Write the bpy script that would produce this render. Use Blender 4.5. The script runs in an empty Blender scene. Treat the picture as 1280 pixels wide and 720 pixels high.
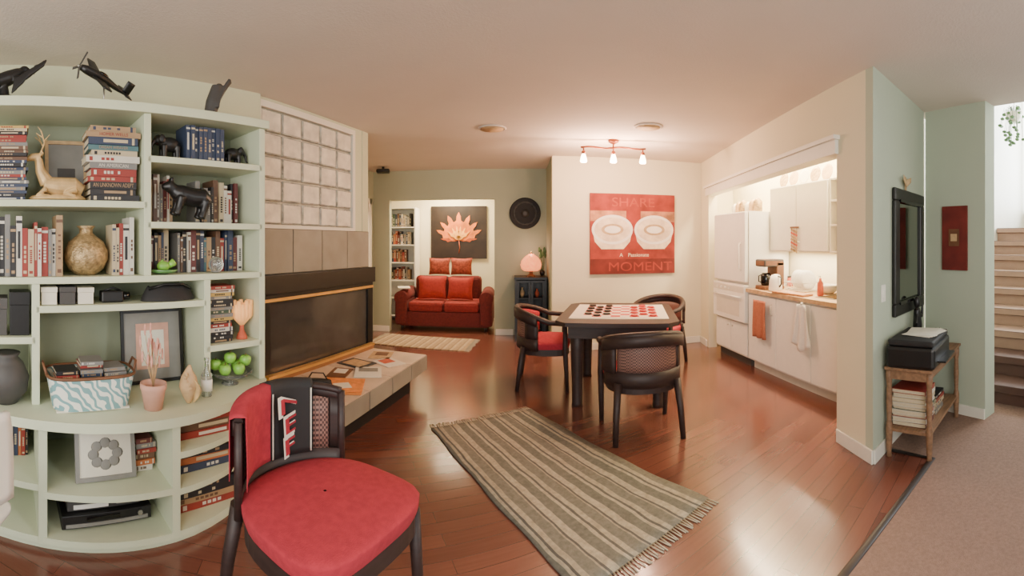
import bpy,bmesh,math,random
from mathutils import Vector,Matrix
R=random.Random(7)
COL=bpy.context.scene.collection
pi=math.pi
def lin(c):
    return tuple(((v/255)/12.92 if v/255<=.04045 else ((v/255+.055)/1.055)**2.4) for v in c)
# ---------------------------------------------------------------- materials
def mat(name,c,rough=.6,metal=0.,var=.08,scale=12.,bump=0.,emis=0.,trans=0.,coat=0.,bscale=None,stretch=None,bdist=.01):
    m=bpy.data.materials.new(name); m.use_nodes=True
    nt=m.node_tree; N=nt.nodes; L=nt.links; b=N['Principled BSDF']
    c=lin(c); b.inputs['Roughness'].default_value=rough; b.inputs['Metallic'].default_value=metal
    b.inputs['Coat Weight'].default_value=coat; b.inputs['Transmission Weight'].default_value=trans
    tc=N.new('ShaderNodeTexCoord'); mp=N.new('ShaderNodeMapping'); L.new(tc.outputs['Object'],mp.inputs[0])
    if stretch: mp.inputs['Scale'].default_value=stretch
    nz=N.new('ShaderNodeTexNoise'); nz.inputs['Scale'].default_value=scale; nz.inputs['Detail'].default_value=3; L.new(mp.outputs[0],nz.inputs['Vector'])
    cr=N.new('ShaderNodeValToRGB'); L.new(nz.outputs['Fac'],cr.inputs[0])
    cr.color_ramp.elements[0].position=.3; cr.color_ramp.elements[1].position=.7
    cr.color_ramp.elements[0].color=(*[max(0,v*(1-var)) for v in c],1); cr.color_ramp.elements[1].color=(*[min(1,v*(1+var)) for v in c],1)
    L.new(cr.outputs[0],b.inputs['Base Color'])
    if bump:
        bp=N.new('ShaderNodeBump'); bp.inputs['Strength'].default_value=bump; bp.inputs['Distance'].default_value=bdist
        n2=N.new('ShaderNodeTexNoise'); n2.inputs['Scale'].default_value=bscale or scale*4; L.new(mp.outputs[0],n2.inputs['Vector'])
        L.new(n2.outputs['Fac'],bp.inputs['Height']); L.new(bp.outputs[0],b.inputs['Normal'])
    if emis:
        b.inputs['Emission Color'].default_value=(*c,1); b.inputs['Emission Strength'].default_value=emis
    return m
def tree(m): return m.node_tree.nodes,m.node_tree.links,m.node_tree.nodes['Principled BSDF']
def nd(N,t,**k):
    n=N.new(t)
    for a,v in k.items(): setattr(n,a,v)
    return n
def floor_mat():
    m=bpy.data.materials.new('wood_planks'); m.use_nodes=True; N,L,b=tree(m)
    tc=N.new('ShaderNodeTexCoord'); mp=N.new('ShaderNodeMapping'); L.new(tc.outputs['Object'],mp.inputs[0]); mp.inputs['Rotation'].default_value=(0,0,-.42)
    br=N.new('ShaderNodeTexBrick'); L.new(mp.outputs[0],br.inputs[0])
    br.inputs['Scale'].default_value=1; br.inputs['Brick Width'].default_value=1.1; br.inputs['Row Height'].default_value=.09; br.inputs['Mortar Size'].default_value=.0012
    br.inputs['Color1'].default_value=(*lin((122,74,60)),1); br.inputs['Color2'].default_value=(*lin((102,61,51)),1); br.inputs['Mortar'].default_value=(*lin((64,40,33)),1)
    mp2=N.new('ShaderNodeMapping'); L.new(mp.outputs[0],mp2.inputs[0]); mp2.inputs['Scale'].default_value=(2,40,1)
    nz=N.new('ShaderNodeTexNoise'); nz.inputs['Scale'].default_value=1.5; nz.inputs['Detail'].default_value=5; L.new(mp2.outputs[0],nz.inputs[0])
    mx=nd(N,'ShaderNodeMix',data_type='RGBA',blend_type='MULTIPLY'); mx.inputs[0].default_value=.5
    cr=N.new('ShaderNodeValToRGB'); cr.color_ramp.elements[0].color=(.5,.46,.44,1); cr.color_ramp.elements[1].color=(1.1,1.1,1.1,1); L.new(nz.outputs['Fac'],cr.inputs[0])
    L.new(br.outputs['Color'],mx.inputs[6]); L.new(cr.outputs[0],mx.inputs[7]); L.new(mx.outputs[2],b.inputs['Base Color'])
    b.inputs['Roughness'].default_value=.25; b.inputs['Coat Weight'].default_value=.55; b.inputs['Coat Roughness'].default_value=.14
    bp=N.new('ShaderNodeBump'); bp.inputs['Strength'].default_value=.15; bp.inputs['Distance'].default_value=.003; L.new(nz.outputs['Fac'],bp.inputs['Height']); L.new(bp.outputs[0],b.inputs['Normal'])
    return m
def stripe_mat(name,stops,axis=0,freq=9.,rough=.95):
    m=bpy.data.materials.new(name); m.use_nodes=True; N,L,b=tree(m)
    tc=N.new('ShaderNodeTexCoord'); sx=N.new('ShaderNodeSeparateXYZ'); 
    nz=N.new('ShaderNodeTexNoise'); nz.inputs['Scale'].default_value=5; L.new(tc.outputs['Object'],nz.inputs[0])
    L.new(tc.outputs['Object'],sx.inputs[0])
    ad=nd(N,'ShaderNodeMath',operation='MULTIPLY_ADD'); L.new(nz.outputs['Fac'],ad.inputs[0]); ad.inputs[1].default_value=.03; L.new(sx.outputs[axis],ad.inputs[2])
    mu=nd(N,'ShaderNodeMath',operation='MULTIPLY'); L.new(ad.outputs[0],mu.inputs[0]); mu.inputs[1].default_value=freq
    fr=nd(N,'ShaderNodeMath',operation='FRACT'); L.new(mu.outputs[0],fr.inputs[0])
    cr=N.new('ShaderNodeValToRGB'); cr.color_ramp.interpolation='CONSTANT'; L.new(fr.outputs[0],cr.inputs[0])
    e=cr.color_ramp.elements; e[0].position=stops[0][0]; e[0].color=(*lin(stops[0][1]),1); e[1].position=stops[1][0]; e[1].color=(*lin(stops[1][1]),1)
    for p,c in stops[2:]: q=e.new(p); q.color=(*lin(c),1)
    n3=N.new('ShaderNodeTexNoise'); n3.inputs['Scale'].default_value=45; n3.inputs['Detail'].default_value=4; L.new(tc.outputs['Object'],n3.inputs[0])
    mx=nd(N,'ShaderNodeMix',data_type='RGBA',blend_type='OVERLAY'); mx.inputs[0].default_value=.5; L.new(cr.outputs[0],mx.inputs[6]); L.new(n3.outputs['Fac'],mx.inputs[7])
    L.new(mx.outputs[2],b.inputs['Base Color']); b.inputs['Roughness'].default_value=rough
    n2=N.new('ShaderNodeTexNoise'); n2.inputs['Scale'].default_value=180; L.new(tc.outputs['Object'],n2.inputs[0])
    bp=N.new('ShaderNodeBump'); bp.inputs['Strength'].default_value=.6; bp.inputs['Distance'].default_value=.006; L.new(n2.outputs['Fac'],bp.inputs['Height']); L.new(bp.outputs[0],b.inputs['Normal'])
    return m
def checker_mat(name,a,c,scale,rough=.6):
    m=bpy.data.materials.new(name); m.use_nodes=True; N,L,b=tree(m)
    tc=N.new('ShaderNodeTexCoord'); ck=N.new('ShaderNodeTexChecker'); L.new(tc.outputs['Object'],ck.inputs[0])
    ck.inputs['Scale'].default_value=scale; ck.inputs[1].default_value=(*lin(a),1); ck.inputs[2].default_value=(*lin(c),1)
    L.new(ck.outputs[0],b.inputs['Base Color']); b.inputs['Roughness'].default_value=rough
    return m
def wavy_mat(name,a,c,scale=14.,dist=5.):
    m=bpy.data.materials.new(name); m.use_nodes=True; N,L,b=tree(m)
    tc=N.new('ShaderNodeTexCoord'); w=N.new('ShaderNodeTexWave'); L.new(tc.outputs['Object'],w.inputs[0]); w.bands_direction='DIAGONAL'
    w.inputs['Scale'].default_value=scale; w.inputs['Distortion'].default_value=dist; w.inputs['Detail'].default_value=0; w.inputs['Detail Scale'].default_value=1.6
    cr=N.new('ShaderNodeValToRGB'); cr.color_ramp.interpolation='CONSTANT'; e=cr.color_ramp.elements; e[0].color=(*lin(a),1); e[1].position=.5; e[1].color=(*lin(c),1)
    L.new(w.outputs['Fac'],cr.inputs[0]); L.new(cr.outputs[0],b.inputs['Base Color']); b.inputs['Roughness'].default_value=.85
    return m
M={}
def mk(k,*a,**kw): M[k]=mat(k,*a,**kw)
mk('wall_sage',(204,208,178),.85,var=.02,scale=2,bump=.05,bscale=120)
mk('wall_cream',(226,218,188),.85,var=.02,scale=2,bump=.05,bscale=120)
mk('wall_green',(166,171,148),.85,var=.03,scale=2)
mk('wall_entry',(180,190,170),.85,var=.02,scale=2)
mk('ceiling',(220,209,197),.9,var=.02,scale=3,bump=.15,bscale=90)
mk('trim',(232,228,214),.5,var=.02)
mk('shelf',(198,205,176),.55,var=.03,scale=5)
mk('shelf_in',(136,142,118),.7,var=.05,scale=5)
mk('carpet',(142,114,98),.98,var=.14,scale=60,bump=.8,bscale=300)
mk('strip',(48,40,36),.5)
mk('black',(22,21,21),.4,var=.1)
mk('black_matte',(30,28,28),.7,var=.1)
mk('black_gloss',(12,12,13),.08,var=.1)
mk('darkwood',(46,31,28),.55,var=.25,scale=8,stretch=(1,1,6))
mk('brass',(226,180,104),.4,.7)
mk('tile',(142,138,126),.5,var=.12,scale=5)
mk('tile2',(206,184,160),.4,var=.14,scale=5)
mk('grout',(84,78,70),.8)
mk('white',(238,235,224),.4,var=.02)
mk('offwhite',(216,210,192),.6,var=.04)
mk('steel',(170,168,160),.3,.9)
mk('red_fabric',(166,42,56),.95,var=.12,scale=40,bump=.3,bscale=250)
mk('sofa_red',(128,38,34),.95,var=.2,scale=30,bump=.3,bscale=200)
mk('pillow_red',(150,44,38),.95,var=.14,scale=30)
mk('pillow_rust',(146,66,48),.95,var=.45,scale=26)
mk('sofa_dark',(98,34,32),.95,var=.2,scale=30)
mk('gold',(166,140,98),.4,.4,var=.4,scale=45,bump=.6,bscale=90)
mk('golddeer',(196,164,112),.45,.2,var=.2,scale=20)
mk('tan',(190,158,116),.7,var=.2,scale=20)
mk('brown',(110,72,46),.6,var=.2,scale=14)
mk('wood',(150,104,64),.5,var=.25,scale=6,stretch=(1,8,8))
mk('console_wood',(132,100,74),.55,var=.25,scale=6,stretch=(1,8,8))
mk('oak',(176,124,80),.4,var=.2,scale=6,stretch=(8,1,1))
mk('paper',(222,216,200),.9,var=.04)
mk('pages',(198,184,154),.9,var=.08,scale=60)
mk('green_apple',(130,186,76),.3,var=.15)
mk('green_glass',(110,164,96),.15,trans=.3)
mk('glass',(225,228,222),.05,trans=.9,var=0)
mk('glassblock',(206,206,194),.06,trans=.2,var=.35,scale=13,bump=1.,bscale=26,bdist=.03,coat=1.)  # mottled tone paints wavy reflections into the block colour
mk('blockback',(220,214,198),.5,var=.2,scale=9)
mk('terracotta',(200,152,132),.8,var=.1)
mk('pink',(206,150,134),.8,var=.2,scale=40)
mk('orange',(220,136,66),.8,var=.2,scale=20)
mk('orange_lit',(250,180,110),.7,emis=.5)
mk('coral',(196,92,64),.8,var=.2)
mk('bulb',(255,222,180),.3,emis=26.)
mk('lampglass',(244,130,76),.4,var=.6,scale=26,emis=2.2)
mk('copper',(140,78,54),.35,.8)
mk('canvas_red',(146,50,40),.8,var=.35,scale=5)
mk('canvas_tan',(190,130,96),.8,var=.5,scale=6)
mk('canvas_dark',(110,38,32),.8,var=.35,scale=6)
mk('letter_muted',(176,70,50),.8,var=.2,scale=8)
mk('letter_dark',(158,54,42),.8,var=.2,scale=8)
mk('foam',(240,214,186),.8,var=.22,scale=9)
mk('cup_white',(250,240,228),.7,var=.06,scale=7)
mk('art_black',(40,28,20),.5,var=.4,scale=5)
mk('petal',(206,110,30),.6,var=.35,scale=7)
mk('petal_core',(232,164,70),.6,var=.2)
mk('petal2',(166,72,24),.6,var=.3,scale=7)
mk('mirror',(150,154,146),.03,1.,var=0)
mk('towel_brown',(176,106,78),.95,var=.1,scale=50,bump=.3)
mk('towel_white',(232,226,214),.95,var=.04,scale=50,bump=.3)
mk('blue_dark',(52,62,80),.5,var=.1)
mk('checker_red',(196,52,48),.5)
mk('grey',(128,126,120),.6)
mk('dark_grey',(66,64,62),.6)
mk('pane',(64,62,60),.1,var=.3,scale=3)
mk('plant',(74,104,62),.7,var=.3)
mk('fringe',(186,176,152),.95)
mk('steptread',(72,46,36),.6,var=.2,scale=8)
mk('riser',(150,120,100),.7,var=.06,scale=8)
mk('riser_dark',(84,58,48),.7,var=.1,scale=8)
M['floor']=floor_mat()
M['rug']=stripe_mat('rug_stripes',[(0,(168,158,136)),(.12,(110,108,97)),(.36,(168,158,136)),(.44,(92,90,83)),(.5,(164,154,132)),(.62,(118,115,103)),(.86,(156,146,126)),(.9,(90,88,82)),(.95,(168,158,136))],0,4.0)
M['rug2']=stripe_mat('small_rug_stripes',[(0,(166,142,112)),(.5,(184,162,132)),(.8,(142,118,92))],1,9)
M['cane']=checker_mat('cane_weave',(140,102,90),(66,44,40),95.)
M['board']=checker_mat('checkerboard',(196,60,54),(232,222,204),1/.085)
M['zig']=wavy_mat('basket_pattern',(226,226,214),(120,160,162))
# ---------------------------------------------------------------- mesh builder
def frame(x,y,ang,z=0): return Matrix.Translation((x,y,z))@Matrix.Rotation(ang,4,'Z')
I4=Matrix.Identity(4)
def T(x,y,z): return Matrix.Translation((x,y,z))
def Rx(a): return Matrix.Rotation(a,4,'X')
def Ry(a): return Matrix.Rotation(a,4,'Y')
def Rz(a): return Matrix.Rotation(a,4,'Z')
class MB:
    def __init__(s): s.bm=bmesh.new(); s.m=[]
    def mi(s,m):
        if isinstance(m,str): m=M[m]
        if m not in s.m: s.m.append(m)
        return s.m.index(m)
    def _f(s,fs,m,sm):
        i=s.mi(m)
        for f in fs: f.material_index=i; f.smooth=sm
    def box(s,c,d,m,X=None,bev=0.):
        X=(X or I4)@T(*c)@Matrix.Diagonal((*d,1))
        r=bmesh.ops.create_cube(s.bm,size=1,matrix=X); fs={f for v in r['verts'] for f in v.link_faces}
        if bev:
            es={e for v in r['verts'] for e in v.link_edges}
            q=bmesh.ops.bevel(s.bm,geom=list(es),offset=bev,segments=2,affect='EDGES',profile=.5)
            fs={f for f in fs if f.is_valid}|set(q['faces'])
        s._f(fs,m,False); return s
    def b2(s,x0,x1,y0,y1,z0,z1,m,X=None,bev=0.):
        return s.box(((x0+x1)/2,(y0+y1)/2,(z0+z1)/2),(x1-x0,y1-y0,z1-z0),m,X,bev)
    def sph(s,c,d,m,X=None,seg=16):
        r=bmesh.ops.create_uvsphere(s.bm,u_segments=seg,v_segments=max(6,seg*2//3),radius=1,matrix=(X or I4)@T(*c)@Matrix.Diagonal((*d,1)))
        s._f({f for v in r['verts'] for f in v.link_faces},m,True); return s
    def tube(s,pts,r,m,seg=10,X=None,sm=True,cap=True):
        pts=[Vector(p) for p in pts]; X=X or I4
        rs=r if isinstance(r,(list,tuple)) else [r]*len(pts)
        rings=[]; prev=None
        for i,p in enumerate(pts):
            t=(pts[min(i+1,len(pts)-1)]-pts[max(i-1,0)]).normalized()
            if prev is None:
                a=Vector((0,0,1)) if abs(t.z)<.9 else Vector((1,0,0)); n=t.cross(a).normalized()
            else:
                n=(prev-t*prev.dot(t)).normalized()
            prev=n; b=t.cross(n); rr=rs[i]; ra,rb=(rr if isinstance(rr,(tuple,list)) else (rr,rr))
            rings.append([s.bm.verts.new(X@(p+n*math.cos(2*pi*k/seg)*ra+b*math.sin(2*pi*k/seg)*rb)) for k in range(seg)])
        fs=[]
        for i in range(len(rings)-1):
            for k in range(seg):
                fs.append(s.bm.faces.new((rings[i][k],rings[i][(k+1)%seg],rings[i+1][(k+1)%seg],rings[i+1][k])))
        s._f(fs,m,sm)
        if cap: s._f([s.bm.faces.new(rings[0][::-1]),s.bm.faces.new(rings[-1])],m,False)
        return s
    def cyl(s,p0,p1,r0,m,r1=None,seg=20,X=None): return s.tube([p0,p1],[r0,r0 if r1 is None else r1],m,seg,X)
    def lathe(s,prof,m,c=(0,0,0),seg=24,X=None,sm=True):
        X=(X or I4)@T(*c); rings=[]
        for r,z in prof: rings.append([s.bm.verts.new(X@Vector((max(r,.0004)*math.cos(2*pi*k/seg),max(r,.0004)*math.sin(2*pi*k/seg),z))) for k in range(seg)])
        fs=[]
        for i in range(len(rings)-1):
            for k in range(seg): fs.append(s.bm.faces.new((rings[i][k],rings[i][(k+1)%seg],rings[i+1][(k+1)%seg],rings[i+1][k])))
        s._f(fs,m,sm); s._f([s.bm.faces.new(rings[0][::-1]),s.bm.faces.new(rings[-1])],m,False); return s
    def prism(s,pts,z0,z1,m,X=None):
        X=X or I4
        a=[s.bm.verts.new(X@Vector((p[0],p[1],z0))) for p in pts]; b=[s.bm.verts.new(X@Vector((p[0],p[1],z1))) for p in pts]; n=len(pts)
        fs=[s.bm.faces.new(a[::-1]),s.bm.faces.new(b)]+[s.bm.faces.new((a[i],a[(i+1)%n],b[(i+1)%n],b[i])) for i in range(n)]
        s._f(fs,m,False); return s
    def surf(s,f,nu,nv,m,th=0.,X=None,sm=True):
        X=X or I4
        P=[[Vector(f(i/nu,j/nv)) for j in range(nv+1)] for i in range(nu+1)]
        def nrm(i,j):
            a=P[min(i+1,nu)][j]-P[max(i-1,0)][j]; b=P[i][min(j+1,nv)]-P[i][max(j-1,0)]
            n=a.cross(b); return n.normalized() if n.length>1e-9 else Vector((0,0,1))
        A=[[s.bm.verts.new(X@P[i][j]) for j in range(nv+1)] for i in range(nu+1)]
        fs=[s.bm.faces.new((A[i][j],A[i+1][j],A[i+1][j+1],A[i][j+1])) for i in range(nu) for j in range(nv)]
        if th:
            B=[[s.bm.verts.new(X@(P[i][j]-nrm(i,j)*th)) for j in range(nv+1)] for i in range(nu+1)]
            fs+=[s.bm.faces.new((B[i][j+1],B[i+1][j+1],B[i+1][j],B[i][j])) for i in range(nu) for j in range(nv)]
            for i in range(nu):
                fs.append(s.bm.faces.new((A[i+1][0],A[i][0],B[i][0],B[i+1][0]))); fs.append(s.bm.faces.new((A[i][nv],A[i+1][nv],B[i+1][nv],B[i][nv])))
            for j in range(nv):
                fs.append(s.bm.faces.new((A[0][j],A[0][j+1],B[0][j+1],B[0][j]))); fs.append(s.bm.faces.new((A[nu][j+1],A[nu][j],B[nu][j],B[nu][j+1])))
        s._f(fs,m,sm); return s
    def text(s,t,size,m,X,ext=.001,sx=1.):
        cu=bpy.data.curves.new('t','FONT'); cu.body=t; cu.size=size; cu.extrude=ext; cu.align_x='CENTER'; cu.align_y='CENTER'
        o=bpy.data.objects.new('t',cu); COL.objects.link(o); bpy.context.view_layer.update()
        me=bpy.data.meshes.new_from_object(o.evaluated_get(bpy.context.evaluated_depsgraph_get()))
        bpy.data.objects.remove(o); me.transform(X@Matrix.Diagonal((sx,1,1,1)))
        n=len(s.bm.faces); s.bm.from_mesh(me); s.bm.faces.ensure_lookup_table(); s._f(s.bm.faces[n:],m,False); bpy.data.meshes.remove(me); return s
    def obj(s,name,parent=None,F=None,label=None,cat=None,group=None,kind=None,remesh=0):
        me=bpy.data.meshes.new(name); bmesh.ops.recalc_face_normals(s.bm,faces=s.bm.faces[:]); s.bm.to_mesh(me); s.bm.free()
        for m in s.m: me.materials.append(m)
        o=bpy.data.objects.new(name,me); COL.objects.link(o)
        if parent: o.parent=parent
        if F is not None: o.matrix_local=F
        tag(o,label,cat,group,kind)
        if remesh:
            q=o.modifiers.new('Remesh','REMESH'); q.mode='VOXEL'; q.voxel_size=remesh; q.use_smooth_shade=True
        return o
def tag(o,label=None,cat=None,group=None,kind=None):
    if label: o['label']=label
    if cat: o['category']=cat
    if group: o['group']=group
    if kind: o['kind']=kind
def root(name,F,label,cat,group=None,kind=None):
    o=bpy.data.objects.new(name,None); o.empty_display_size=.1; COL.objects.link(o); o.matrix_local=F; tag(o,label,cat,group,kind); return o
def clone(rt,F,label=None):
    def cp(o,par):
        c=o.copy(); COL.objects.link(c); c.parent=par
        if par is not None: c.matrix_parent_inverse=o.matrix_parent_inverse.copy()
        for k in o.children: cp(k,c)
        return c
    c=cp(rt,None); c.matrix_local=F
    if label: c['label']=label
    return c
# ---------------------------------------------------------------- camera
H=1.42
cam=bpy.data.cameras.new('camera'); co=bpy.data.objects.new('camera',cam); COL.objects.link(co); bpy.context.scene.camera=co
co.location=(0,0,H); co.rotation_euler=(pi/2,0,0)
cam.type='PANO'; cam.panorama_type='CENTRAL_CYLINDRICAL'
cam.central_cylindrical_range_u_min=-640/550; cam.central_cylindrical_range_u_max=640/550
cam.central_cylindrical_range_v_min=-417/550; cam.central_cylindrical_range_v_max=303/550
cam.central_cylindrical_radius=1.0
# ---------------------------------------------------------------- room shell
CZ=2.55
def wallbox(name,p,q,m,pieces=None,th=.12,z0=0,z1=CZ,base=None):
    p=Vector(p);q=Vector(q);d=q-p;L=d.length;F=frame(p.x,p.y,math.atan2(d.y,d.x))
    mb=MB()
    for (a,b,c,e) in (pieces or [(0,L,z0,z1)]):
        b=L if b is None else b
        mb.b2(a,b,0,th,c,e,m)
    mb.obj(name,F=F,kind='structure')
    if base:
        k=MB()
        for a,b in base:
            b=L if b is None else b
            k.b2(a,b,-.016,-.001,0,.09,'trim',bev=.003)
        k.obj(name.replace('wall','baseboard'),F=F,kind='structure')
    return F,L
mb=MB(); mb.b2(-3.2,3.3,-2.2,8.2,-.1,0,'floor'); mb.obj('floor',kind='structure')
mb=MB(); mb.prism([(.3,1.08),(2.35,1.65),(2.28,1.98),(3.3,2.3),(3.3,-2.2),(.3,-2.2)],.001,.009,'carpet'); mb.obj('floor_carpet',kind='structure')
mb=MB(); mb.b2(3.3,6.6,.4,2.9,-.1,.009,'carpet'); mb.obj('floor_stair',kind='structure')
mb=MB(); mb.tube([(.3,1.09,.008),(2.35,1.66,.008),(2.27,1.96,.008)],[(.022,.008)]*3,'strip',8); mb.obj('trim_1',kind='structure')
mb=MB(); mb.b2(-3.2,3.25,-2.2,8.3,CZ,CZ+.1,'ceiling'); mb.obj('ceiling',kind='structure')
BA=math.atan2(.9131,.4077)
BF=frame(-2.02,.871,BA)                      # bookcase frame
def bl(u,v,z=0): return BF@Vector((u,v,z))
a=bl(-1.7,.6); b=bl(1.86,.6)
wallbox('wall_left',(a.x,a.y),(b.x,b.y),'wall_sage')
P1=(-1.847,2.807); FA=math.radians(75.86); FF=frame(*P1,FA); FL=1.56
P2=(P1[0]+.2443*FL,P1[1]+.9697*FL)
wallbox('wall_fireplace',P1,P2,'wall_sage',[(0,FL,0,1.53),(0,.03,1.53,CZ),(1.27,FL,1.53,CZ),(.03,1.27,2.5,CZ)],th=.14)
wallbox('wall_return',P2,(-2.2,4.45),'wall_sage')
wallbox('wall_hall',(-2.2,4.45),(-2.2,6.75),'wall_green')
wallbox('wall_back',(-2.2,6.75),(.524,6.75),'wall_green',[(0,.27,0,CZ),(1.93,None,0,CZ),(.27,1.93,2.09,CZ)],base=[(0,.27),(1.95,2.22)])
wallbox('wall_recess',(.524,6.74),(.524,5.85),'wall_green')
mb=MB(); mb.b2(.524,2.66,5.72,5.84,0,CZ,'wall_cream'); mb.obj('wall_dining',kind='structure')
mb=MB(); mb.b2(.524,2.6,5.704,5.719,0,.09,'trim',bev=.003); mb.obj('baseboard_dining',kind='structure')
hd=math.hypot(.56,3.8)
HF,_=wallbox('wall_kitchen_header',(2.62,5.715),(2.06,1.92),'wall_cream',[(0,.36,0,CZ),(.36,hd-.42,2.1,CZ),(hd-.42,hd-.085,0,CZ)],th=.12,base=[(0,.3),(hd-.41,hd)])
mb=MB(); mb.b2(.3,hd-.4,-.03,-.001,2.06,2.15,'trim').b2(.28,hd-.38,-.055,-.001,2.15,2.18,'trim'); mb.b2(.3,hd-.4,-.03,.1,2.05,2.06,'trim'); mb.obj('trim_2',F=HF,kind='structure')
wallbox('wall_kitchen_end',(2.665,5.73),(3.3,5.73),'wall_cream')
wallbox('wall_kitchen_back',(3.15,5.72),(3.15,2.4),'wall_cream')
wallbox('wall_kitchen_near',(3.15,2.42),(2.2,2.42),'wall_cream',th=.05)
EF=frame(2.06,1.92,math.atan2(.34,1.01))
mb=MB(); mb.prism([(2.06,1.92),(3.07,2.26),(3.045,2.335),(2.073,2.003)],0,CZ,'wall_entry'); mb.obj('wall_entry',kind='structure')
mb=MB(); mb.b2(0,1.05,-.016,-.001,0,.09,'trim',bev=.003); mb.obj('baseboard_entry',F=EF,kind='structure')
wallbox('wall_stair_side',(3.09,2.26),(3.09,1.67),'wall_entry',th=.16,base=[(0,None)])
wallbox('wall_stairwell_north',(3.25,2.8),(6.6,2.8),'trim',z1=4.6)
wallbox('wall_stairwell_south',(6.6,.5),(3.3,.5),'trim',z1=4.6)
wallbox('wall_stairwell_end',(6.5,2.9),(6.5,.4),'trim',[(0,.1,0,4.6),(2.3,None,0,4.6),(.1,2.3,0,1.9),(.1,2.3,4.2,4.6)],z1=4.6)
wallbox('wall_stairwell_upper',(3.25,.4),(3.25,2.9),'trim',z0=CZ+.1,z1=4.6,th=.05)
mb=MB(); mb.b2(3.2,6.7,.3,3,4.6,4.7,'ceiling'); mb.obj('ceiling_stairwell',kind='structure')
mb=MB()
for y0,y1,z0,z1 in ((.5,2.7,1.9,1.96),(.5,2.7,4.14,4.2),(.5,.56,1.9,4.2),(2.7,2.76,1.9,4.2),(1.55,1.61,1.9,4.2)): mb.b2(6.45,6.5,y0,y1,z0,z1,'trim')
mb.obj('window_1',kind='structure')
# alcove
wallbox('wall_alcove_left',(-2.55,6.87),(-2.55,8.1),'wall_cream')
wallbox('wall_alcove_back',(-2.55,8.1),(.1,8.1),'wall_cream')
wallbox('wall_alcove_right',(0,8.1),(0,6.87),'wall_cream')
wallbox('wall_alcove_front',(-2.55,6.755),(-2.2,6.755),'wall_green')
# hall door
mb=MB(); mb.b2(-2.196,-2.17,5.5,5.58,0,2.1,'trim').b2(-2.196,-2.17,6.5,6.58,0,2.1,'trim').b2(-2.196,-2.17,5.5,6.58,2.02,2.1,'trim').b2(-2.196,-2.18,5.58,6.5,0,2.02,'white'); mb.obj('door_1',kind='structure')
# ---------------------------------------------------------------- bookcase
bc=root('built_in_bookcase',BF,'pale green built-in bookcase with curved ledge along the wall','bookcase')
t=.035; D=.36
def part(name,f,parent=bc,label=None):
    mb=MB(); f(mb); return mb.obj(name,parent,label=label)
def board(u0,u1,z,d=D,name='shelf'): part(name,lambda m:m.b2(u0,u1,0.0,d,z-t,z,'shelf',bev=.003))
def upright(u,z0,z1,w=.04): part('upright_panel',lambda m:m.b2(u-w/2,u+w/2,.0,D,z0,z1,'shelf',bev=.003))
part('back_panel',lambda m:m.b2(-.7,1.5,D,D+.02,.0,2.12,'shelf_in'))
part('top_board',lambda m:m.b2(-.72,1.52,-.02,.59,2.10,2.15,'shelf',bev=.004))
ZL=.605
board(-.7,.765,1.635); board(.765,1.48,1.88); board(.765,1.48,1.53); board(-.7,1.48,1.245); board(.18,1.11,1.10); board(1.11,1.48,.84); board(-.7,.18,.945)
upright(.765,1.245,2.1); upright(1.48,ZL,2.1); upright(.18,ZL,1.21); upright(1.115,ZL,1.21); upright(-.68,ZL,2.1)
def yf(u): 
    return min(.12,-.31+(u-.78)**2*(.57 if u>.78 else .33))
def arc(u0,u1,ins,n=16,back=D):
    return [(u0+(u1-u0)*i/n,yf(u0+(u1-u0)*i/n)+ins) for i in range(n+1)]+[(u1,back),(u0,back)]
part('worktop',lambda m:m.prism(arc(-.7,1.5,0,28),ZL-.045,ZL,'shelf'))
for u0,u1,z in ((-.7,1.34,.06),(.2,.81,.27),(.81,1.3,.26),(.81,1.3,.43),(-.7,.2,.3)):
    part('curved_shelf',lambda m:m.prism(arc(u0,u1,.02,20),z-.03,z,'shelf'))
part('plinth',lambda m:m.prism(arc(-.7,1.32,.04,20),0,.03,'shelf'))
for u in (-.68,.2,.81,1.32): part('upright_panel',lambda m:m.b2(u-.02,u+.02,yf(u)+.02,D,.03,ZL-.045,'shelf'))
# ---------------------------------------------------------------- books
PAL=[('white',(200,194,180)),('cream',(184,168,136)),('red',(140,50,42)),('black',(34,32,34)),('navy blue',(50,60,82)),('brown',(98,70,52)),('dark green',(60,78,60)),('tan',(156,128,94)),('grey',(120,118,114)),('maroon',(92,42,40)),('orange',(176,102,60)),('yellow',(182,152,82)),('teal',(74,108,112))]
BM={n:mat('cover_'+n.replace(' ','_'),c,.5,var=.06) for n,c in PAL}
WT=[5.5,4,3,5,2.6,3.4,1.5,3,3,2.2,1.5,.8,1]
def book_mesh(mb,Lh,th,d,cov,band,X=None):
    c=BM[cov]; p=min(.003,th*.15)
    mb.b2(0,th,0,.003,0,Lh,c,X).b2(0,p,.003,d,0,Lh,c,X).b2(th-p,th,.003,d,0,Lh,c,X).b2(p,th-p,.003,d-.005,.003,Lh-.003,'pages',X)
    b=BM[band]
    k=R.random()
    if k<.75:
        n=R.randint(4,9); z=Lh*.28; e=Lh*(.62+.15*k)
        st=(e-z)/n
        for i in range(n):
            if R.random()<.85: mb.b2(th*.3,th*.7,-.001,0,z+st*i,z+st*(i+.68),b,X)
    else: mb.b2(th*.28,th*.72,-.0012,0,Lh*.3,Lh*(.6+.2*k),b,X)
    if k>.4: mb.b2(0.0005,th-.0005,-.001,0,Lh*.88,Lh*.93,b,X)
    if k<.6: mb.b2(th*.2,th*.8,-.001,0,Lh*.06,Lh*.12,b,X)
def pick(w=None):
    w=list(w or WT); w+= [0]*(13-len(w))
    cov=R.choices([n for n,_ in PAL],w)[0]
    band=R.choice(['white','cream','tan']) if cov not in('white','cream','tan','yellow') else R.choice(['black','red','navy blue','brown'])
    return cov,band
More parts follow.
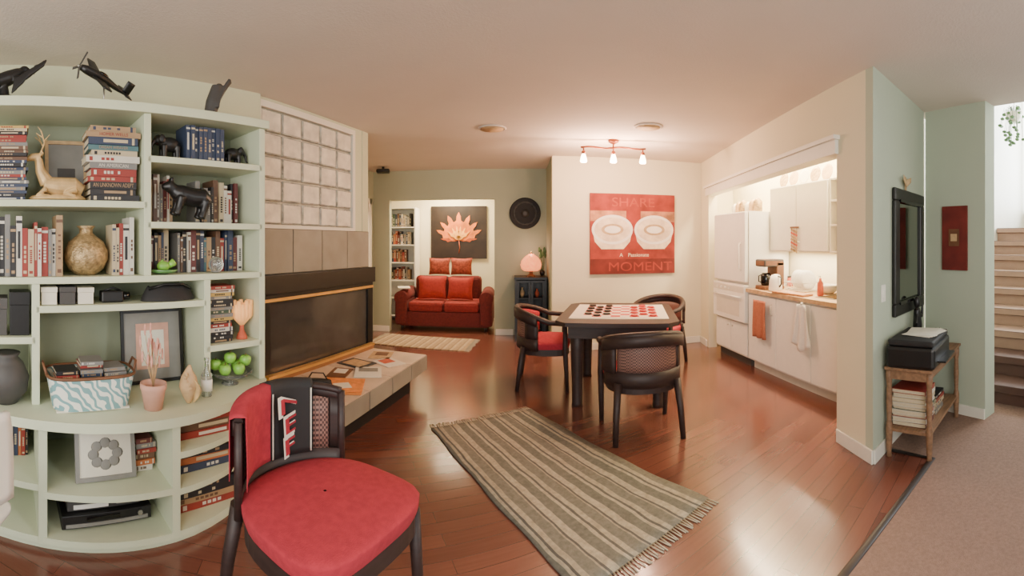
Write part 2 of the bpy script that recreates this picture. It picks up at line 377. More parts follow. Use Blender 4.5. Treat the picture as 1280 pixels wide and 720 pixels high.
def row(F,u0,u1,v,z,h0,h1,grp,w=None,t0=.014,t1=.036,d0=.14,d1=.2):
    u=u0
    while True:
        th=R.uniform(t0,t1)
        if u+th>u1: break
        cov,band=pick(w); h=R.uniform(h0,h1); mb=MB(); book_mesh(mb,h,th,R.uniform(d0,d1),cov,band)
        mb.obj('book',F=F@T(u,v+R.uniform(0,.025),z+.001),label='upright book with %s spine standing in a shelf row'%cov,cat='book',group=grp)
        u+=th+.0012
def stack(F,u,v,z,w0,w1,n,grp,t0=.018,t1=.036,w=None,d=.15,zmax=9,text=None):
    zz=z+.001
    for i in range(n):
        th=R.uniform(t0,t1)
        if zz+th>zmax: break
        wd=R.uniform(w0,w1); cov,band=pick(w); mb=MB()
        tx=text and i in text
        if tx:
            c=BM[cov]; p=.003
            mb.b2(0,th,0,.003,0,wd,c).b2(0,p,.003,d,0,wd,c).b2(th-p,th,.003,d,0,wd,c).b2(p,th-p,.003,d-.005,.003,wd-.003,'pages')
            mb.text(text[i],th*.8,BM[band],T(th*.5,-.0012,wd*.5)@Ry(-pi/2)@Rx(pi/2),.0005,min(1.,wd*.9/(th*.8*.68*len(text[i]))))
        else: book_mesh(mb,wd,th,d,cov,band)
        X=F@T(u+R.uniform(-.01,.01)-wd/2,v+R.uniform(0,.015),zz+th)@Rz(R.uniform(-.03,.03))@Ry(pi/2)
        mb.obj('book',F=X,label='book with %s spine lying flat in a stack'%cov,cat='book',group=grp)
        zz+=th+.001
dvdw=[2,1,3,7,3,1,.5,1,3,1,1,.5,.5]
stack(BF,.04,.03,1.635,.19,.2,22,'discs stacked on the top shelf',.014,.02,dvdw,zmax=2.08)
stack(BF,.59,.03,1.635,.24,.3,13,'hardbacks stacked on the top shelf',.026,.04,zmax=2.06,text={2:'AN UNKNOWN ADEPT',8:'DREAM WEAVER',5:'AN AMERICAN',10:'HOMER WELLS'})
row(BF,-.1,.33,.03,1.245,.24,.32,'paperbacks on the long middle shelf',[9,5,3,4,1.5,2,1,2,3,1,1])
row(BF,.585,.735,.04,1.245,.24,.31,'paperbacks on the long middle shelf')
row(BF,1.01,1.25,.04,1.88,.19,.2,'matching dark blue set on the upper shelf',[0,0,0,0,1,0,0,0,0,0,0],.024,.026)
row(BF,.79,1.0,.16,1.53,.2,.28,'hardbacks behind the bear',[5,3,1,3,1,3,1,4,3,1,0],d0=.12,d1=.16)
row(BF,1.12,1.44,.16,1.53,.2,.28,'hardbacks behind the bear',[5,3,4,2,1,2,1,2,3,3,0],d0=.12,d1=.16)
row(BF,.79,.97,.17,1.245,.2,.25,'small books on the middle shelf',d0=.1,d1=.15)
row(BF,1.0,1.45,.14,1.245,.2,.25,'small books on the middle shelf',d0=.1,d1=.14)
stack(BF,1.22,.04,.84,.16,.18,16,'discs in the narrow column',.016,.024,dvdw,zmax=1.19)
row(BF,-.05,.15,.1,.3,.15,.19,'books in the lower left bay')
stack(BF,.72,-.1,.27,.08,.11,6,'small books beside the tray',.018,.03)
for z,nn in ((.43,3),(.26,4),(.06,5)):
    stack(BF,1.05,-.18,z,.34,.4,nn,'boxed games in the curved cabinet',.03,.04,[2,2,3,3,3,1,1,2,2,2,2],d=.25,zmax=z+(.115 if z>.1 else .16))
# ---------------------------------------------------------------- ornaments
def orn(name,mbf,F,label,cat,remesh=0,group=None):
    mb=MB(); mbf(mb); return mb.obj(name,F=F,label=label,cat=cat,remesh=remesh,group=group)
def elephant(mb,m='black'):
    mb.sph((0,0,.1),(.075,.045,.05),m); mb.sph((.075,0,.125),(.035,.032,.036),m)
    mb.tube([(.1,0,.12),(.125,0,.09),(.13,0,.05),(.145,0,.035)],[.016,.013,.009,.006],m)
    for x in(-.05,.045):
        for y in(-.024,.024): mb.cyl((x,y,.09),(x,y,0),.02,m,.017)
    for y in(-1,1): mb.sph((.062,y*.035,.13),(.022,.008,.03),m)
    mb.tube([(-.07,0,.12),(-.09,0,.08)],[.006,.003],m)
def bear(mb,m='black'):
    mb.tube([(-.11,0,.1),(-.07,0,.115),(0,0,.11),(.06,0,.12),(.1,0,.13)],[.03,.052,.052,.05,.035],m,14)
    mb.tube([(.09,0,.13),(.13,0,.155),(.165,0,.14)],[.034,.034,.014],m,12)
    for x in(-.08,.06):
        for y in(-.03,.03): mb.tube([(x,y,.1),(x+.01,y,.04),(x+.02,y,.004)],[.028,.02,.022],m)
    for y in(-.02,.02): mb.sph((.12,y,.188),(.011,.007,.012),m)
orn('elephant_figurine',elephant,BF@T(.925,.1,1.884)@Rz(pi)@Matrix.Scale(.84,4),'small black elephant figurine on the upper shelf','figurine',.005)
orn('elephant_figurine',elephant,BF@T(1.345,.12,1.884)@Rz(0)@Matrix.Scale(.72,4),'smaller black elephant figurine beside the blue book set','figurine',.005)
orn('bear_figurine',bear,BF@T(1.03,.075,1.545)@Rz(pi*.97)@Matrix.Scale(1.05,4)@Ry(-.12)@T(0,0,.014),'black bear sculpture standing in front of books','figurine',.006)
def vase(mb):
    mb.lathe([(.05,0),(.09,.03),(.115,.08),(.115,.12),(.09,.17),(.05,.2),(.035,.215),(.035,.235),(.05,.25),(.03,.25),(.025,.2)],'gold')
orn('vase',vase,BF@T(.46,.14,1.246)@Matrix.Scale(1.05,4),'round golden textured vase on the middle shelf','vase')
def deer(mb):
    m='golddeer'
    mb.tube([(-.15,0,.06),(-.1,0,.08),(0,0,.08),(.08,0,.09)],[.03,.055,.055,.045],m,14)
    mb.tube([(.06,0,.1),(.1,0,.17),(.11,0,.24)],[.045,.03,.024],m); mb.tube([(.1,0,.25),(.15,0,.25),(.185,0,.235)],[.026,.022,.012],m)
    for y in(-1,1):
        mb.tube([(.1,y*.015,.27),(.08,y*.05,.32),(.1,y*.08,.38),(.12,y*.07,.41)],[.007,.006,.005,.003],m,6)
        mb.tube([(.085,y*.05,.33),(.05,y*.06,.37)],[.005,.003],m,6); mb.tube([(.09,y*.06,.35),(.13,y*.05,.38)],[.005,.003],m,6)
        mb.sph((.09,y*.035,.265),(.008,.022,.01),m)
        mb.tube([(.07,y*.03,.06),(.12,y*.04,.03),(.05,y*.045,.022)],[.02,.012,.009],m); mb.tube([(-.1,y*.03,.06),(-.04,y*.05,.035),(-.1,y*.055,.022)],[.028,.016,.01],m)
    mb.lathe([(.95,0),(1,.01),(.9,.025)],m,X=Matrix.Diagonal((.17,.075,1,1)))
orn('deer_figurine',deer,BF@T(.3,.1,1.641)@Rz(pi)@Matrix.Scale(.9,4),'golden reclining deer figurine with antlers','figurine',.004)
def pframe(F,w,h,mat_f,name,label,inner='paper',img=None,b=.02,cat='picture',d=.018):
    r=root(name,F,label,cat)
    mb=MB(); mb.b2(-w/2,w/2,0,d,0,b,mat_f).b2(-w/2,w/2,0,d,h-b,h,mat_f).b2(-w/2,-w/2+b,0,d,b,h-b,mat_f).b2(w/2-b,w/2,0,d,b,h-b,mat_f); mb.obj('frame',r)
    mb=MB(); mb.b2(-w/2+b,w/2-b,d*.4,d*.8,b,h-b,inner)
    if img: img(mb)
    mb.obj('picture',r); return r
pframe(BF@T(.37,.24,1.64)@Rx(-.12),.24,.36,'tan','picture_frame','tan framed photograph leaning behind the deer','grey',lambda m:m.b2(-.05,.05,.004,.007,.08,.2,'dark_grey'))
pframe(BF@T(.87,.2,ZL+.004)@Rx(-.1),.38,.42,'black','picture_frame','black framed picture leaning on the ledge','grey',lambda m:m.b2(-.1,.1,.004,.007,.08,.34,'terracotta').b2(-.07,.07,.003,.004,.1,.3,'offwhite'),b=.018)
pframe(BF@T(.51,-.14,.275)@Rx(-.2),.3,.24,'grey','picture_frame','silver framed needlework on the lower shelf','offwhite',lambda m:[m.sph((.06*math.cos(k*pi/4),.005,.12+.05*math.sin(k*pi/4)),(.028,.002,.024),'grey',seg=8) for k in range(8)])
def small_box(F,w,d,h,m,label,name='box',lid=True):
    r=root(name,F,label,'box'); mb=MB(); mb.b2(-w/2,w/2,0,d,0,h*.7,m,bev=.002); mb.obj('body',r); mb=MB(); mb.b2(-w/2-.003,w/2+.003,-.003,d+.003,h*.7+.0005,h,m,bev=.002); mb.obj('lid',r)
small_box(BF@T(.25,.03,1.102),.08,.12,.09,'offwhite','cream keepsake box on the narrow shelf')
small_box(BF@T(.345,.03,1.102),.08,.12,.09,'dark_grey','dark keepsake box on the narrow shelf')
small_box(BF@T(.44,.03,1.102),.08,.12,.085,'offwhite','cream keepsake box on the narrow shelf')
small_box(BF@T(.1,.04,.947),.1,.15,.22,'black','tall black box in the narrow bay')
small_box(BF@T(-.02,.04,.947),.11,.15,.19,'dark_grey','dark grey box in the narrow bay')
def camcorder(mb): mb.b2(-.07,.05,0,.07,0,.06,'black',bev=.008); mb.cyl((.05,.035,.03),(.09,.035,.03),.022,'black_gloss'); mb.b2(-.06,.02,.07,.08,.01,.05,'dark_grey'); mb.tube([(-.05,.035,.06),(0,.035,.075),(.04,.035,.06)],.006,'black')
orn('camcorder',camcorder,BF@T(.6,.06,1.102),'black camcorder on the narrow shelf','camera')
def bag(mb):
    mb.surf(lambda a,b:(.16*math.cos(a*2*pi)*(1-.25*b),.07*math.sin(a*2*pi)*(1-.5*b)+.08,.075*b**.8+.005*math.sin(a*30)*b),32,8,'black_matte'); mb.sph((0,.08,.065),(.12,.04,.02),'black_matte'); mb.tube([(-.12,.06,.06),(-.05,.02,.09),(.06,.02,.09),(.13,.06,.06)],.006,'black')
orn('camera_bag',bag,BF@T(.91,.0,1.103),'soft black camera bag on the narrow shelf','bag')
def fish(mb):
    mb.lathe([(.03,0),(.09,.01),(.11,.03),(.105,.032),(.06,.016)],'green_glass'); mb.sph((0,0,.055),(.05,.04,.038),'green_apple'); mb.tube([(.04,0,.055),(.085,0,.085)],[.02,.03],'green_apple')
    mb.tube([(-.02,0,.08),(0,0,.105)],[.012,.004],'green_apple')
orn('fish_dish',fish,BF@T(.88,.075,1.248)@Matrix.Scale(.75,4),'green glass dish with fish figure on the shelf','dish')
def ball(mb): mb.sph((0,0,.05),(.05,.05,.05),'glass'); mb.lathe([(.03,0),(.032,.008),(.02,.012)],'grey')
orn('glass_ball',ball,BF@T(1.2,.06,1.248)@Matrix.Scale(.9,4),'clear glass paperweight ball on the shelf','paperweight')
# basket
bk=root('storage_basket',BF@T(.45,-.01,ZL+.001),'patterned fabric basket full of discs on the ledge','basket')
mb=MB()
def bsurf(a,b):
    th=a*2*pi; w=.19+.03*b; d=.12+.02*b; c,s=math.cos(th),math.sin(th); k=(abs(c)**4+abs(s)**4)**-.25
    return (w*c*k,d*s*k,.005+.16*b)
mb.surf(bsurf,40,4,'zig',.006,sm=False); mb.b2(-.18,.18,-.11,.11,0,.008,'offwhite'); mb.obj('body',bk)
mb=MB(); mb.tube([bsurf(i/40,1) for i in range(41)],.008,'brown',6); 
for sgn in(-1,1): mb.tube([(sgn*.22,-.05,.16),(sgn*.235,-.03,.21),(sgn*.235,.03,.21),(sgn*.22,.05,.16)],.007,'brown',6)
mb.obj('handle',bk)
for i in range(3):
    for j in range(9-2*abs(i-1)):
        cov,band=pick(dvdw); mb=MB(); book_mesh(mb,.112,.018,.12,cov,band)
        mb.obj('disc_case',F=BF@T(.272+.122*i+R.uniform(-.004,.004),-.08+R.uniform(-.01,.02),ZL+.06+.0215*j)@Rz(R.uniform(-.06,.06))@Ry(pi/2),label='%s disc case piled in the fabric basket'%cov,cat='disc case',group='disc cases in the basket')
# potted dried flowers
pf=root('potted_dried_flowers',BF@T(.74,-.16,ZL+.001),'terracotta pot with pale pink dried flowers','plant')
mb=MB(); mb.lathe([(.045,0),(.06,.09),(.066,.1),(.066,.125),(.056,.125),(.052,.1)],'terracotta'); mb.obj('pot',pf)
mb=MB()
for i in range(22):
    a=R.uniform(0,2*pi); r=R.uniform(.01,.07); z=R.uniform(.22,.4); mb.tube([(0,0,.1),(r*.4*math.cos(a),r*.4*math.sin(a),.2),(r*math.cos(a),r*.6*math.sin(a),z)],.0016,'tan',5); mb.sph((r*math.cos(a),r*.6*math.sin(a),z),(.006,.006,.03),'pink',seg=8)
mb.obj('flowers',pf)
def conch(mb):
    mb.tube([(0,0,.0),(0,0,.03),(0,0,.08),(0,0,.13),(0,0,.16),(.005,0,.19)],[.012,.03,.05,.04,.022,.006],'tan',16)
    for i in range(5): mb.tube([(.0,-.02,.07+.015*i),(.02*math.cos(i),-.06+.004*i,.09+.018*i)],[.014,.004],'tan',6)
    mb.surf(lambda a,b:(.03+.035*math.sin(a*pi)*b,-.02-.01*b,.01+.12*a),8,3,'golddeer',.006)
orn('conch_shell',conch,BF@T(.93,-.16,ZL+.004)@Rz(-.5),'tan mottled conch shell standing on the ledge','shell')
def bottle(mb): mb.lathe([(.028,0),(.03,.02),(.03,.11),(.012,.14),(.011,.18),(.014,.185),(.014,.2),(.004,.2)],'glass'); mb.lathe([(.031,.03),(.031,.09)],'white')
orn('glass_bottle',bottle,BF@T(1.06,-.1,ZL+.001),'slim clear bottle with white label on the ledge','bottle')
ab=root('fruit_bowl',BF@T(1.27,.02,ZL+.001),'clear footed glass fruit bowl on the ledge','bowl')
mb=MB(); mb.lathe([(.05,0),(.05,.006),(.02,.012),(.06,.03),(.1,.05),(.13,.075),(.125,.077),(.09,.055),(.02,.035)],'glass'); mb.obj('bowl',ab)
for i,(x,y,z) in enumerate([(-.05,-.03,.08),(.03,-.05,.08),(.06,.03,.082),(-.02,.05,.08),(-.08,.03,.1),(.0,0,.135),(.09,-.02,.115)]):
    mb=MB(); mb.lathe([(.008,-.03),(.026,-.024),(.036,0),(.033,.02),(.018,.031),(.005,.026)],'green_apple',seg=14); mb.cyl((0,0,.025),(.004,0,.042),.002,'brown',seg=6)
    mb.obj('green_apple',F=BF@T(1.27+x,.02+y,ZL+.012+z),label='green apple heaped in the glass bowl',cat='apple',group='green apples in the bowl')
def coral(mb):
    mb.lathe([(.035,0),(.03,.02),(.014,.05),(.012,.09)],'coral')
    for i in range(14):
        a=i*2*pi/14; mb.tube([(0,0,.08),(.05*math.cos(a),.03*math.sin(a),.14),(.06*math.cos(a),.035*math.sin(a),.21+.02*(i%2))],[.01,.02,.012],'orange_lit',8)
orn('coral_lamp',coral,BF@T(1.385,.08,.842),'small glowing orange coral-shaped lamp on the shelf','lamp')
orn('clay_pot',lambda m:m.lathe([(.06,0),(.11,.06),(.12,.13),(.09,.2),(.06,.23),(.075,.25),(.05,.25)],'dark_grey'),BF@T(.03,.06,ZL+.001),'dark round clay pot in the low bay','pot')
# electronics
dv=root('disc_player',BF@T(.51,-.16,.061),'black disc player in the curved cabinet','electronics')
mb=MB(); mb.b2(-.22,.22,0,.3,.012,.075,'black',bev=.004)
for x in(-.18,.18): mb.cyl((x,.04,0),(x,.04,.012),.015,'black'); mb.cyl((x,.25,0),(x,.25,.012),.015,'black')
mb.obj('body',dv); mb=MB(); mb.b2(-.2,.2,-.004,0,.02,.036,'grey').b2(-.1,.06,-.005,0,.045,.062,'black_gloss'); mb.cyl((.16,0,.052),(.16,-.012,.052),.012,'steel'); mb.obj('front_panel',dv)
dv=root('receiver',BF@T(.5,-.13,.138),'grey receiver stacked on the disc player','electronics')
mb=MB(); mb.b2(-.18,.18,0,.26,.0,.05,'dark_grey',bev=.004); mb.obj('body',dv); mb=MB(); mb.b2(-.15,.02,-.004,0,.01,.03,'white').b2(.06,.15,-.004,0,.015,.03,'grey'); mb.obj('front_panel',dv)
# things on top of bookcase
mb=MB()
m='black'
mb.tube([(-.14,0,.06),(-.06,0,.1),(.02,0,.13),(.08,0,.16),(.1,0,.17)],[.01,.035,.04,.03,.02],m,14)
mb.sph((.11,0,.18),(.028,.02,.022),m); mb.tube([(.13,0,.18),(.16,0,.175),(.165,0,.16)],[.01,.008,.003],m,8)
for ang in(0,1):
    def w(a,b,ang=ang):
        if ang==0: return (-.02-.2*a-.1*b*(1-.5*a),.03+.02*a,.13+.28*a**.9-.12*b*(1-.6*a)+.01*math.sin(b*14)*a)
        return (.05+.17*a-.02*b,-.03-.03*a,.12+.1*a-.09*b*(1-.6*a)+.008*math.sin(b*14)*a)
    mb.surf(w,10,8,m,.012)
mb.tube([(0,0,.1),(.0,0,.02)],[.02,.035],m); mb.lathe([(.08,0),(.07,.015),(.04,.03),(.02,.04)],m)
mb.obj('eagle_figurine',F=BF@T(.02,.12,2.155)@Rz(.15),label='dark eagle sculpture with sweeping raised wing on bookcase',cat='figurine',remesh=.006)
mb=MB(); m='dark_grey'; mb.tube([(0,0,0),(0,0,.02)],[.05,.045],m); mb.tube([(0,0,.02),(.02,0,.1),(.05,0,.2)],[.04,.045,.035],m,12)
mb.surf(lambda a,b:(.02+.1*a**1.5+.03*b,(b-.5)*.1*(1-a*.6),.06+.2*a),10,6,m,.02); mb.sph((.06,-.01,.2),(.025,.02,.02),m)
mb.tube([(.03,0,.06),(-.05,0,.02)],[.02,.012],m)
mb.obj('bird_carving',F=BF@T(1.19,.12,2.154)@Matrix.Scale(.95,4),label='grey carved bird with folded wing on the bookcase',cat='figurine',remesh=.006)
pl=root('model_airplane',BF@T(.56,.14,2.151),'black propeller model airplane on a small stand','model airplane')
PX=T(0,0,.15)@Rz(.35)@Ry(.3)@Rx(.75)
mb=MB(); mb.tube([(-.15,0,0),(-.12,0,.003),(-.05,0,.006),(.02,0,.006),(.1,0,.0),(.17,0,-.002)],[.016,.023,.025,.021,.013,.006],'black',14,PX); mb.sph((-.02,0,.024),(.035,.012,.014),'black_gloss',PX); mb.obj('fuselage',pl)
mb=MB(); mb.surf(lambda a,b:(-.08+.09*b*(1-abs(a-.5)*.9)+.02*abs(a-.5),(a-.5)*.42,-.008+.04*abs(a-.5)),14,3,'black',.008,PX); mb.obj('wing',pl)
mb=MB(); mb.surf(lambda a,b:(.12+.045*b,(a-.5)*.16,.002),6,2,'black',.005,PX); mb.surf(lambda a,b:(.12+.05*b,0,.07*a),4,2,'black',.005,PX); mb.obj('tail',pl)
mb=MB(); mb.cyl((-.15,0,0),(-.175,0,0),.012,'steel',.002,X=PX)
for k in range(3): mb.box((0,0,.04),(.004,.014,.085),'dark_grey',PX@T(-.162,0,0)@Rx(k*2*pi/3))
mb.obj('propeller',pl)
mb=MB(); mb.lathe([(.05,0),(.05,.008),(.01,.012)],'black'); mb.cyl((0,0,.01),(0,0,.14),.005,'steel',seg=8); mb.obj('stand',pl)
# ---------------------------------------------------------------- fireplace
fp=root('fireplace',FF,'tiled fireplace with black glass insert and brass trim','fireplace')
mb=MB(); mb.b2(.0,1.52,-.03,-.002,1.17,1.53,'grout')
for i in range(4): mb.b2(.006+i*.38,.006+i*.38+.37,-.036,-.03,1.175,1.525,'tile')
mb.obj('tile_surround',fp)
mb=MB(); mb.b2(-.02,1.56,-.09,-.002,1.02,1.168,'black',bev=.004); mb.obj('mantel_band',fp)
mb=MB(); mb.b2(0,1.54,-.07,-.002,.95,1.018,'black').b2(0,.09,-.07,-.002,.352,.95,'black').b2(1.45,1.54,-.07,-.002,.352,.95,'black').b2(.09,1.45,-.07,-.002,.352,.4,'black'); mb.obj('insert_frame',fp)
mb=MB(); mb.b2(.0,1.54,-.08,-.07,.962,.985,'brass').b2(.02,1.5,-.11,-.071,.352,.385,'wood').b2(.02,1.5,-.12,-.071,.386,.408,'brass'); mb.obj('brass_trim',fp)
mb=MB(); mb.b2(.09,1.45,-.05,-.002,.4,.95,'pane'); mb.obj('glass_door',fp)
ht=root('hearth',I4,'low tiled hearth slab in front of the fireplace','hearth')
A=(-1.08,2.63);B=(-.81,4.12);C=(P1[0]+.2443*1.5+.01,P1[1]+.9697*1.5);Dd=(P1[0]+.01,P1[1]+.0)
mb=MB(); mb.prism([A,B,C,Dd],.21,.338,'grout'); mb.obj('slab',ht)
def lerp(p,q,t): return (p[0]+(q[0]-p[0])*t,p[1]+(q[1]-p[1])*t)
def bil(u,v): return lerp(lerp(Dd,C,u),lerp(A,B,u),v)
mb=MB()
for i in range(4):
    for j in range(2):
        e=.005; mb.prism([bil(i/4+e,j/2+e),bil((i+1)/4-e,j/2+e),bil((i+1)/4-e,(j+1)/2-e),bil(i/4+e,(j+1)/2-e)],.338,.35,'tile2')
mb.obj('top_tiles',ht)
fa=math.atan2(B[1]-A[1],B[0]-A[0]); hf=frame(A[0],A[1],fa); mb=MB()
for i in range(4): mb.b2(.01+i*.378,.37+i*.378,-.008,0,.215,.345,'tile',hf)
mb.obj('front_tiles',ht)
mb=MB(); mb.prism([(A[0]-.15,A[1]+.08),(B[0]-.15,B[1]-.05),C,Dd],0,.21,'black_matte'); mb.obj('base',ht)
def flat(name,F,w,d,h,m,label,cat,extra=None):
    mb=MB(); mb.b2(-w/2,w/2,-d/2,d/2,0,h,m,bev=min(.002,h*.3)); 
    if extra: extra(mb)
    return mb.obj(name,F=F,label=label,cat=cat)
flat('envelope',frame(-1.22,3.02,.25,.352),.3,.34,.012,'orange','orange padded envelope lying on the hearth','envelope',lambda m:m.b2(-.09,.05,-.1,.06,.012,.013,'tan'))
flat('envelope',frame(-1.2,2.98,.6,.366),.22,.26,.01,'orange','smaller orange envelope lying on another one','envelope',lambda m:m.b2(-.07,.05,-.06,.06,.01,.011,'paper'))
flat('magazine',frame(-1.16,3.42,.3,.352),.22,.28,.008,'paper','white printed magazine lying on the hearth','magazine',lambda m:m.b2(-.08,.08,0,.1,.008,.009,'grey'))
flat('magazine',frame(-1.34,3.64,1.2,.352),.22,.28,.008,'dark_grey','dark magazine lying on the hearth','magazine',lambda m:m.b2(-.08,.08,-.1,.1,.008,.009,'tan'))
flat('magazine',frame(-1.37,3.32,.1,.352),.16,.26,.008,'brown','brown catalogue lying on the hearth','magazine',lambda m:m.b2(-.05,.05,-.02,.1,.008,.009,'paper'))
flat('leaflet',frame(-1.08,3.76,.9,.352),.2,.26,.004,'paper','white leaflet lying on the hearth','leaflet',lambda m:m.b2(-.06,.06,-.02,.1,.004,.005,'coral'))
flat('leaflet',frame(-1.22,3.98,.1,.352),.2,.26,.004,'tan','tan leaflet lying on the hearth','leaflet',lambda m:m.b2(-.06,.06,-.02,.1,.004,.005,'brown'))
def sbag(m):
    m.surf(lambda a,b:(.12*math.cos(a*2*pi)*(1-.2*b),.08*math.sin(a*2*pi)*(1-.4*b),.13*b**.8),28,6,'black_matte'); m.sph((0,0,.125),(.095,.046,.015),'black_matte'); m.tube([(-.07,0,.13),(-.04,0,.19),(.04,0,.19),(.07,0,.13)],.006,'black',8)
orn('hand_bag',sbag,frame(-1.32,2.79,.3,.353)@Matrix.Diagonal((1,.8,.8,1)),'black soft bag resting on the hearth corner','bag')
# glass block window
gw=root('window_2',FF,'glass block window panel above the fireplace','window'); gw['kind']='structure'
mb=MB(); x0,x1,z0,z1=.03,1.27,1.53,2.5
for q in((x0-.03,x1+.03,z0-.0,z0+.03),(x0-.03,x1+.03,z1-.03,z1+.02),(x0-.03,x0+.01,z0+.03,z1-.03),(x1-.01,x1+.03,z0+.03,z1-.03)): mb.b2(q[0],q[1],-.02,.02,q[2],q[3],'trim')
mb.obj('frame',gw)
mb=MB(); nx,nz=5,5; bw=(x1-x0-.02)/nx; bh=(z1-z0-.06)/nz
mb.b2(x0,x1,.03,.05,z0+.03,z1-.03,'blockback')
for i in range(nx):
    for j in range(nz):
        cx=x0+.01+bw*(i+.5); cz=z0+.03+bh*(j+.5)
        mb.box((cx,.012,cz),(bw-.012,.034,bh-.012),'glassblock',bev=.014)
mb.obj('glass_blocks',gw)
# ---------------------------------------------------------------- sofa & alcove
sf=root('loveseat',frame(-1.1,7.3,0),'dark red two-seat sofa in the alcove','sofa')
def cush(mb,c,d,m,X=None): mb.box(c,d,m,X,bev=min(d)*.3)
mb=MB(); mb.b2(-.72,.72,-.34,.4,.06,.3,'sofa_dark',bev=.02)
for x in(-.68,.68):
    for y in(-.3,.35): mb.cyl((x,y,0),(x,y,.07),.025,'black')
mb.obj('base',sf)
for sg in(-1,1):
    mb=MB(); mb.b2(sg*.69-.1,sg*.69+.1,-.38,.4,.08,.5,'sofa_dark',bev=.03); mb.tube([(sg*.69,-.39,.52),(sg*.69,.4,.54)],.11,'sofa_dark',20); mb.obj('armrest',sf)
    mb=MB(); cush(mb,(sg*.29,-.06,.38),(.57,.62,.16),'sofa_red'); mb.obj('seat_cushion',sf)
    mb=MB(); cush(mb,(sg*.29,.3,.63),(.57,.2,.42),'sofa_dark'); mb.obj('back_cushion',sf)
def pillow(F,w,h,m,label):
    mb=MB()
    def f(a,b,s):
        x=(a-.5)*2;y=(b-.5)*2; p=(1-x**4)*(1-y**4)
        return (x*w/2*(1-.08*(1-y*y)**1*abs(x)**3),s*.07*max(p,0)**.6,h/2*y*(1-.08*(1-x*x)*abs(y)**3)+h/2)
    mb.surf(lambda a,b:f(a,b,1),10,10,m); mb.surf(lambda a,b:f(a,b,-1),10,10,m)
    mb.obj('pillow',F=F,label=label,cat='pillow',group='cushions on the sofa')
pillow(frame(-1.32,7.2,.15,.475)@Rx(-.25),.48,.4,'pillow_red','plain dull red pillow leaning on the sofa back')
pillow(frame(-.86,7.2,-.1,.475)@Rx(-.25),.44,.38,'pillow_red','plain red pillow at the sofa arm')
pillow(frame(-1.27,7.62,.0,.85)@Rx(-.1),.38,.3,'pillow_rust','patterned rust pillow propped above the sofa back')
pillow(frame(-.88,7.62,.0,.85)@Rx(-.1),.38,.3,'pillow_rust','patterned rust pillow propped above the sofa back')
def shelfunit():
    r=root('white_bookshelf',frame(-2.0,7.85,0),'white open bookshelf in the alcove corner','bookshelf')
    mb=MB()
    for x in(-.27,.27): mb.b2(x-.012,x+.012,-.14,.22,0,2.05,'white')
    mb.b2(-.26,.26,.2,.22,0,2.05,'white'); mb.obj('frame',r)
    for z in(.08,.4,.72,1.04,1.36,1.68,2.03): mb=MB(); mb.b2(-.257,.257,-.14,.2,z,z+.02,'white'); mb.obj('shelf',r)
shelfunit()
AF=frame(-2.0,7.85,0)
for z in(.74,1.06,1.38,1.7): row(AF,-.24,R.uniform(.1,.24),-.1,z,.17,.25,'books on the white alcove shelf',[4,2,3,4,3,2,1,2,2,2,1],.02,.045)
ar=root('flower_painting',frame(-.98,8.083,0,1.12),'square canvas of an orange leaf on black','painting')
mb=MB(); mb.b2(-.52,.52,-.02,.015,0,.97,'art_black'); mb.obj('canvas',ar)
mb=MB()
def leaf(ang,L,W,m,z=0.):
    X=T(0,-.022-z,.34)@Ry(ang)
    pts=[(0,0),(-W*.6,L*.25),(-W*.5,L*.4),(-W,L*.6),(-W*.4,L*.7),(-W*.35,L*.85),(0,L),(W*.35,L*.85),(W*.4,L*.7),(W,L*.6),(W*.5,L*.4),(W*.6,L*.25)]
    mb.prism([(p[0],p[1]) for p in pts],0,.003,m,X@Rx(pi/2))
for i,(a,L,W) in enumerate([(-1.5,.34,.05),(1.5,.34,.05),(-1.15,.46,.09),(1.15,.46,.09),(-.8,.48,.1),(.8,.48,.1),(-.42,.5,.11),(.42,.5,.11),(0,.52,.11)]): leaf(a,L,W,'petal2' if i<2 else 'petal',.002*i)
for a in(-.9,-.5,-.15,.15,.5,.9): leaf(a,.27,.035,'petal_core',.02)
mb.tube([(0,-.03,.36),(.02,-.03,.2),(0,-.03,.1)],[.01,.008,.006],'petal2',6); mb.obj('flower_motif',ar)
flat('magazine',frame(-1.78,7.1,.3,.66),.2,.26,.02,'paper','white magazine resting on the sofa arm','magazine')
wp=root('wall_plate',frame(.2,6.745,0,1.865),'round dark metal decorative plate on the wall','wall decor')
mb=MB(); mb.lathe([(.05,0),(.13,.008),(.235,.02),(.24,.03),(.225,.032),(.13,.02),(.05,.014)],'black_matte',X=Rx(pi/2),seg=40)
mb.tube([(.17*math.cos(k*pi/16),-.028-.004*(k%2),.17*math.sin(k*pi/16)) for k in range(33)],[.008+.008*(k%2) for k in range(33)],'dark_grey',8,cap=False)
mb.lathe([(.02,.014),(.06,.03),(.02,.036)],'dark_grey',X=Rx(pi/2)); mb.obj('plate',wp)
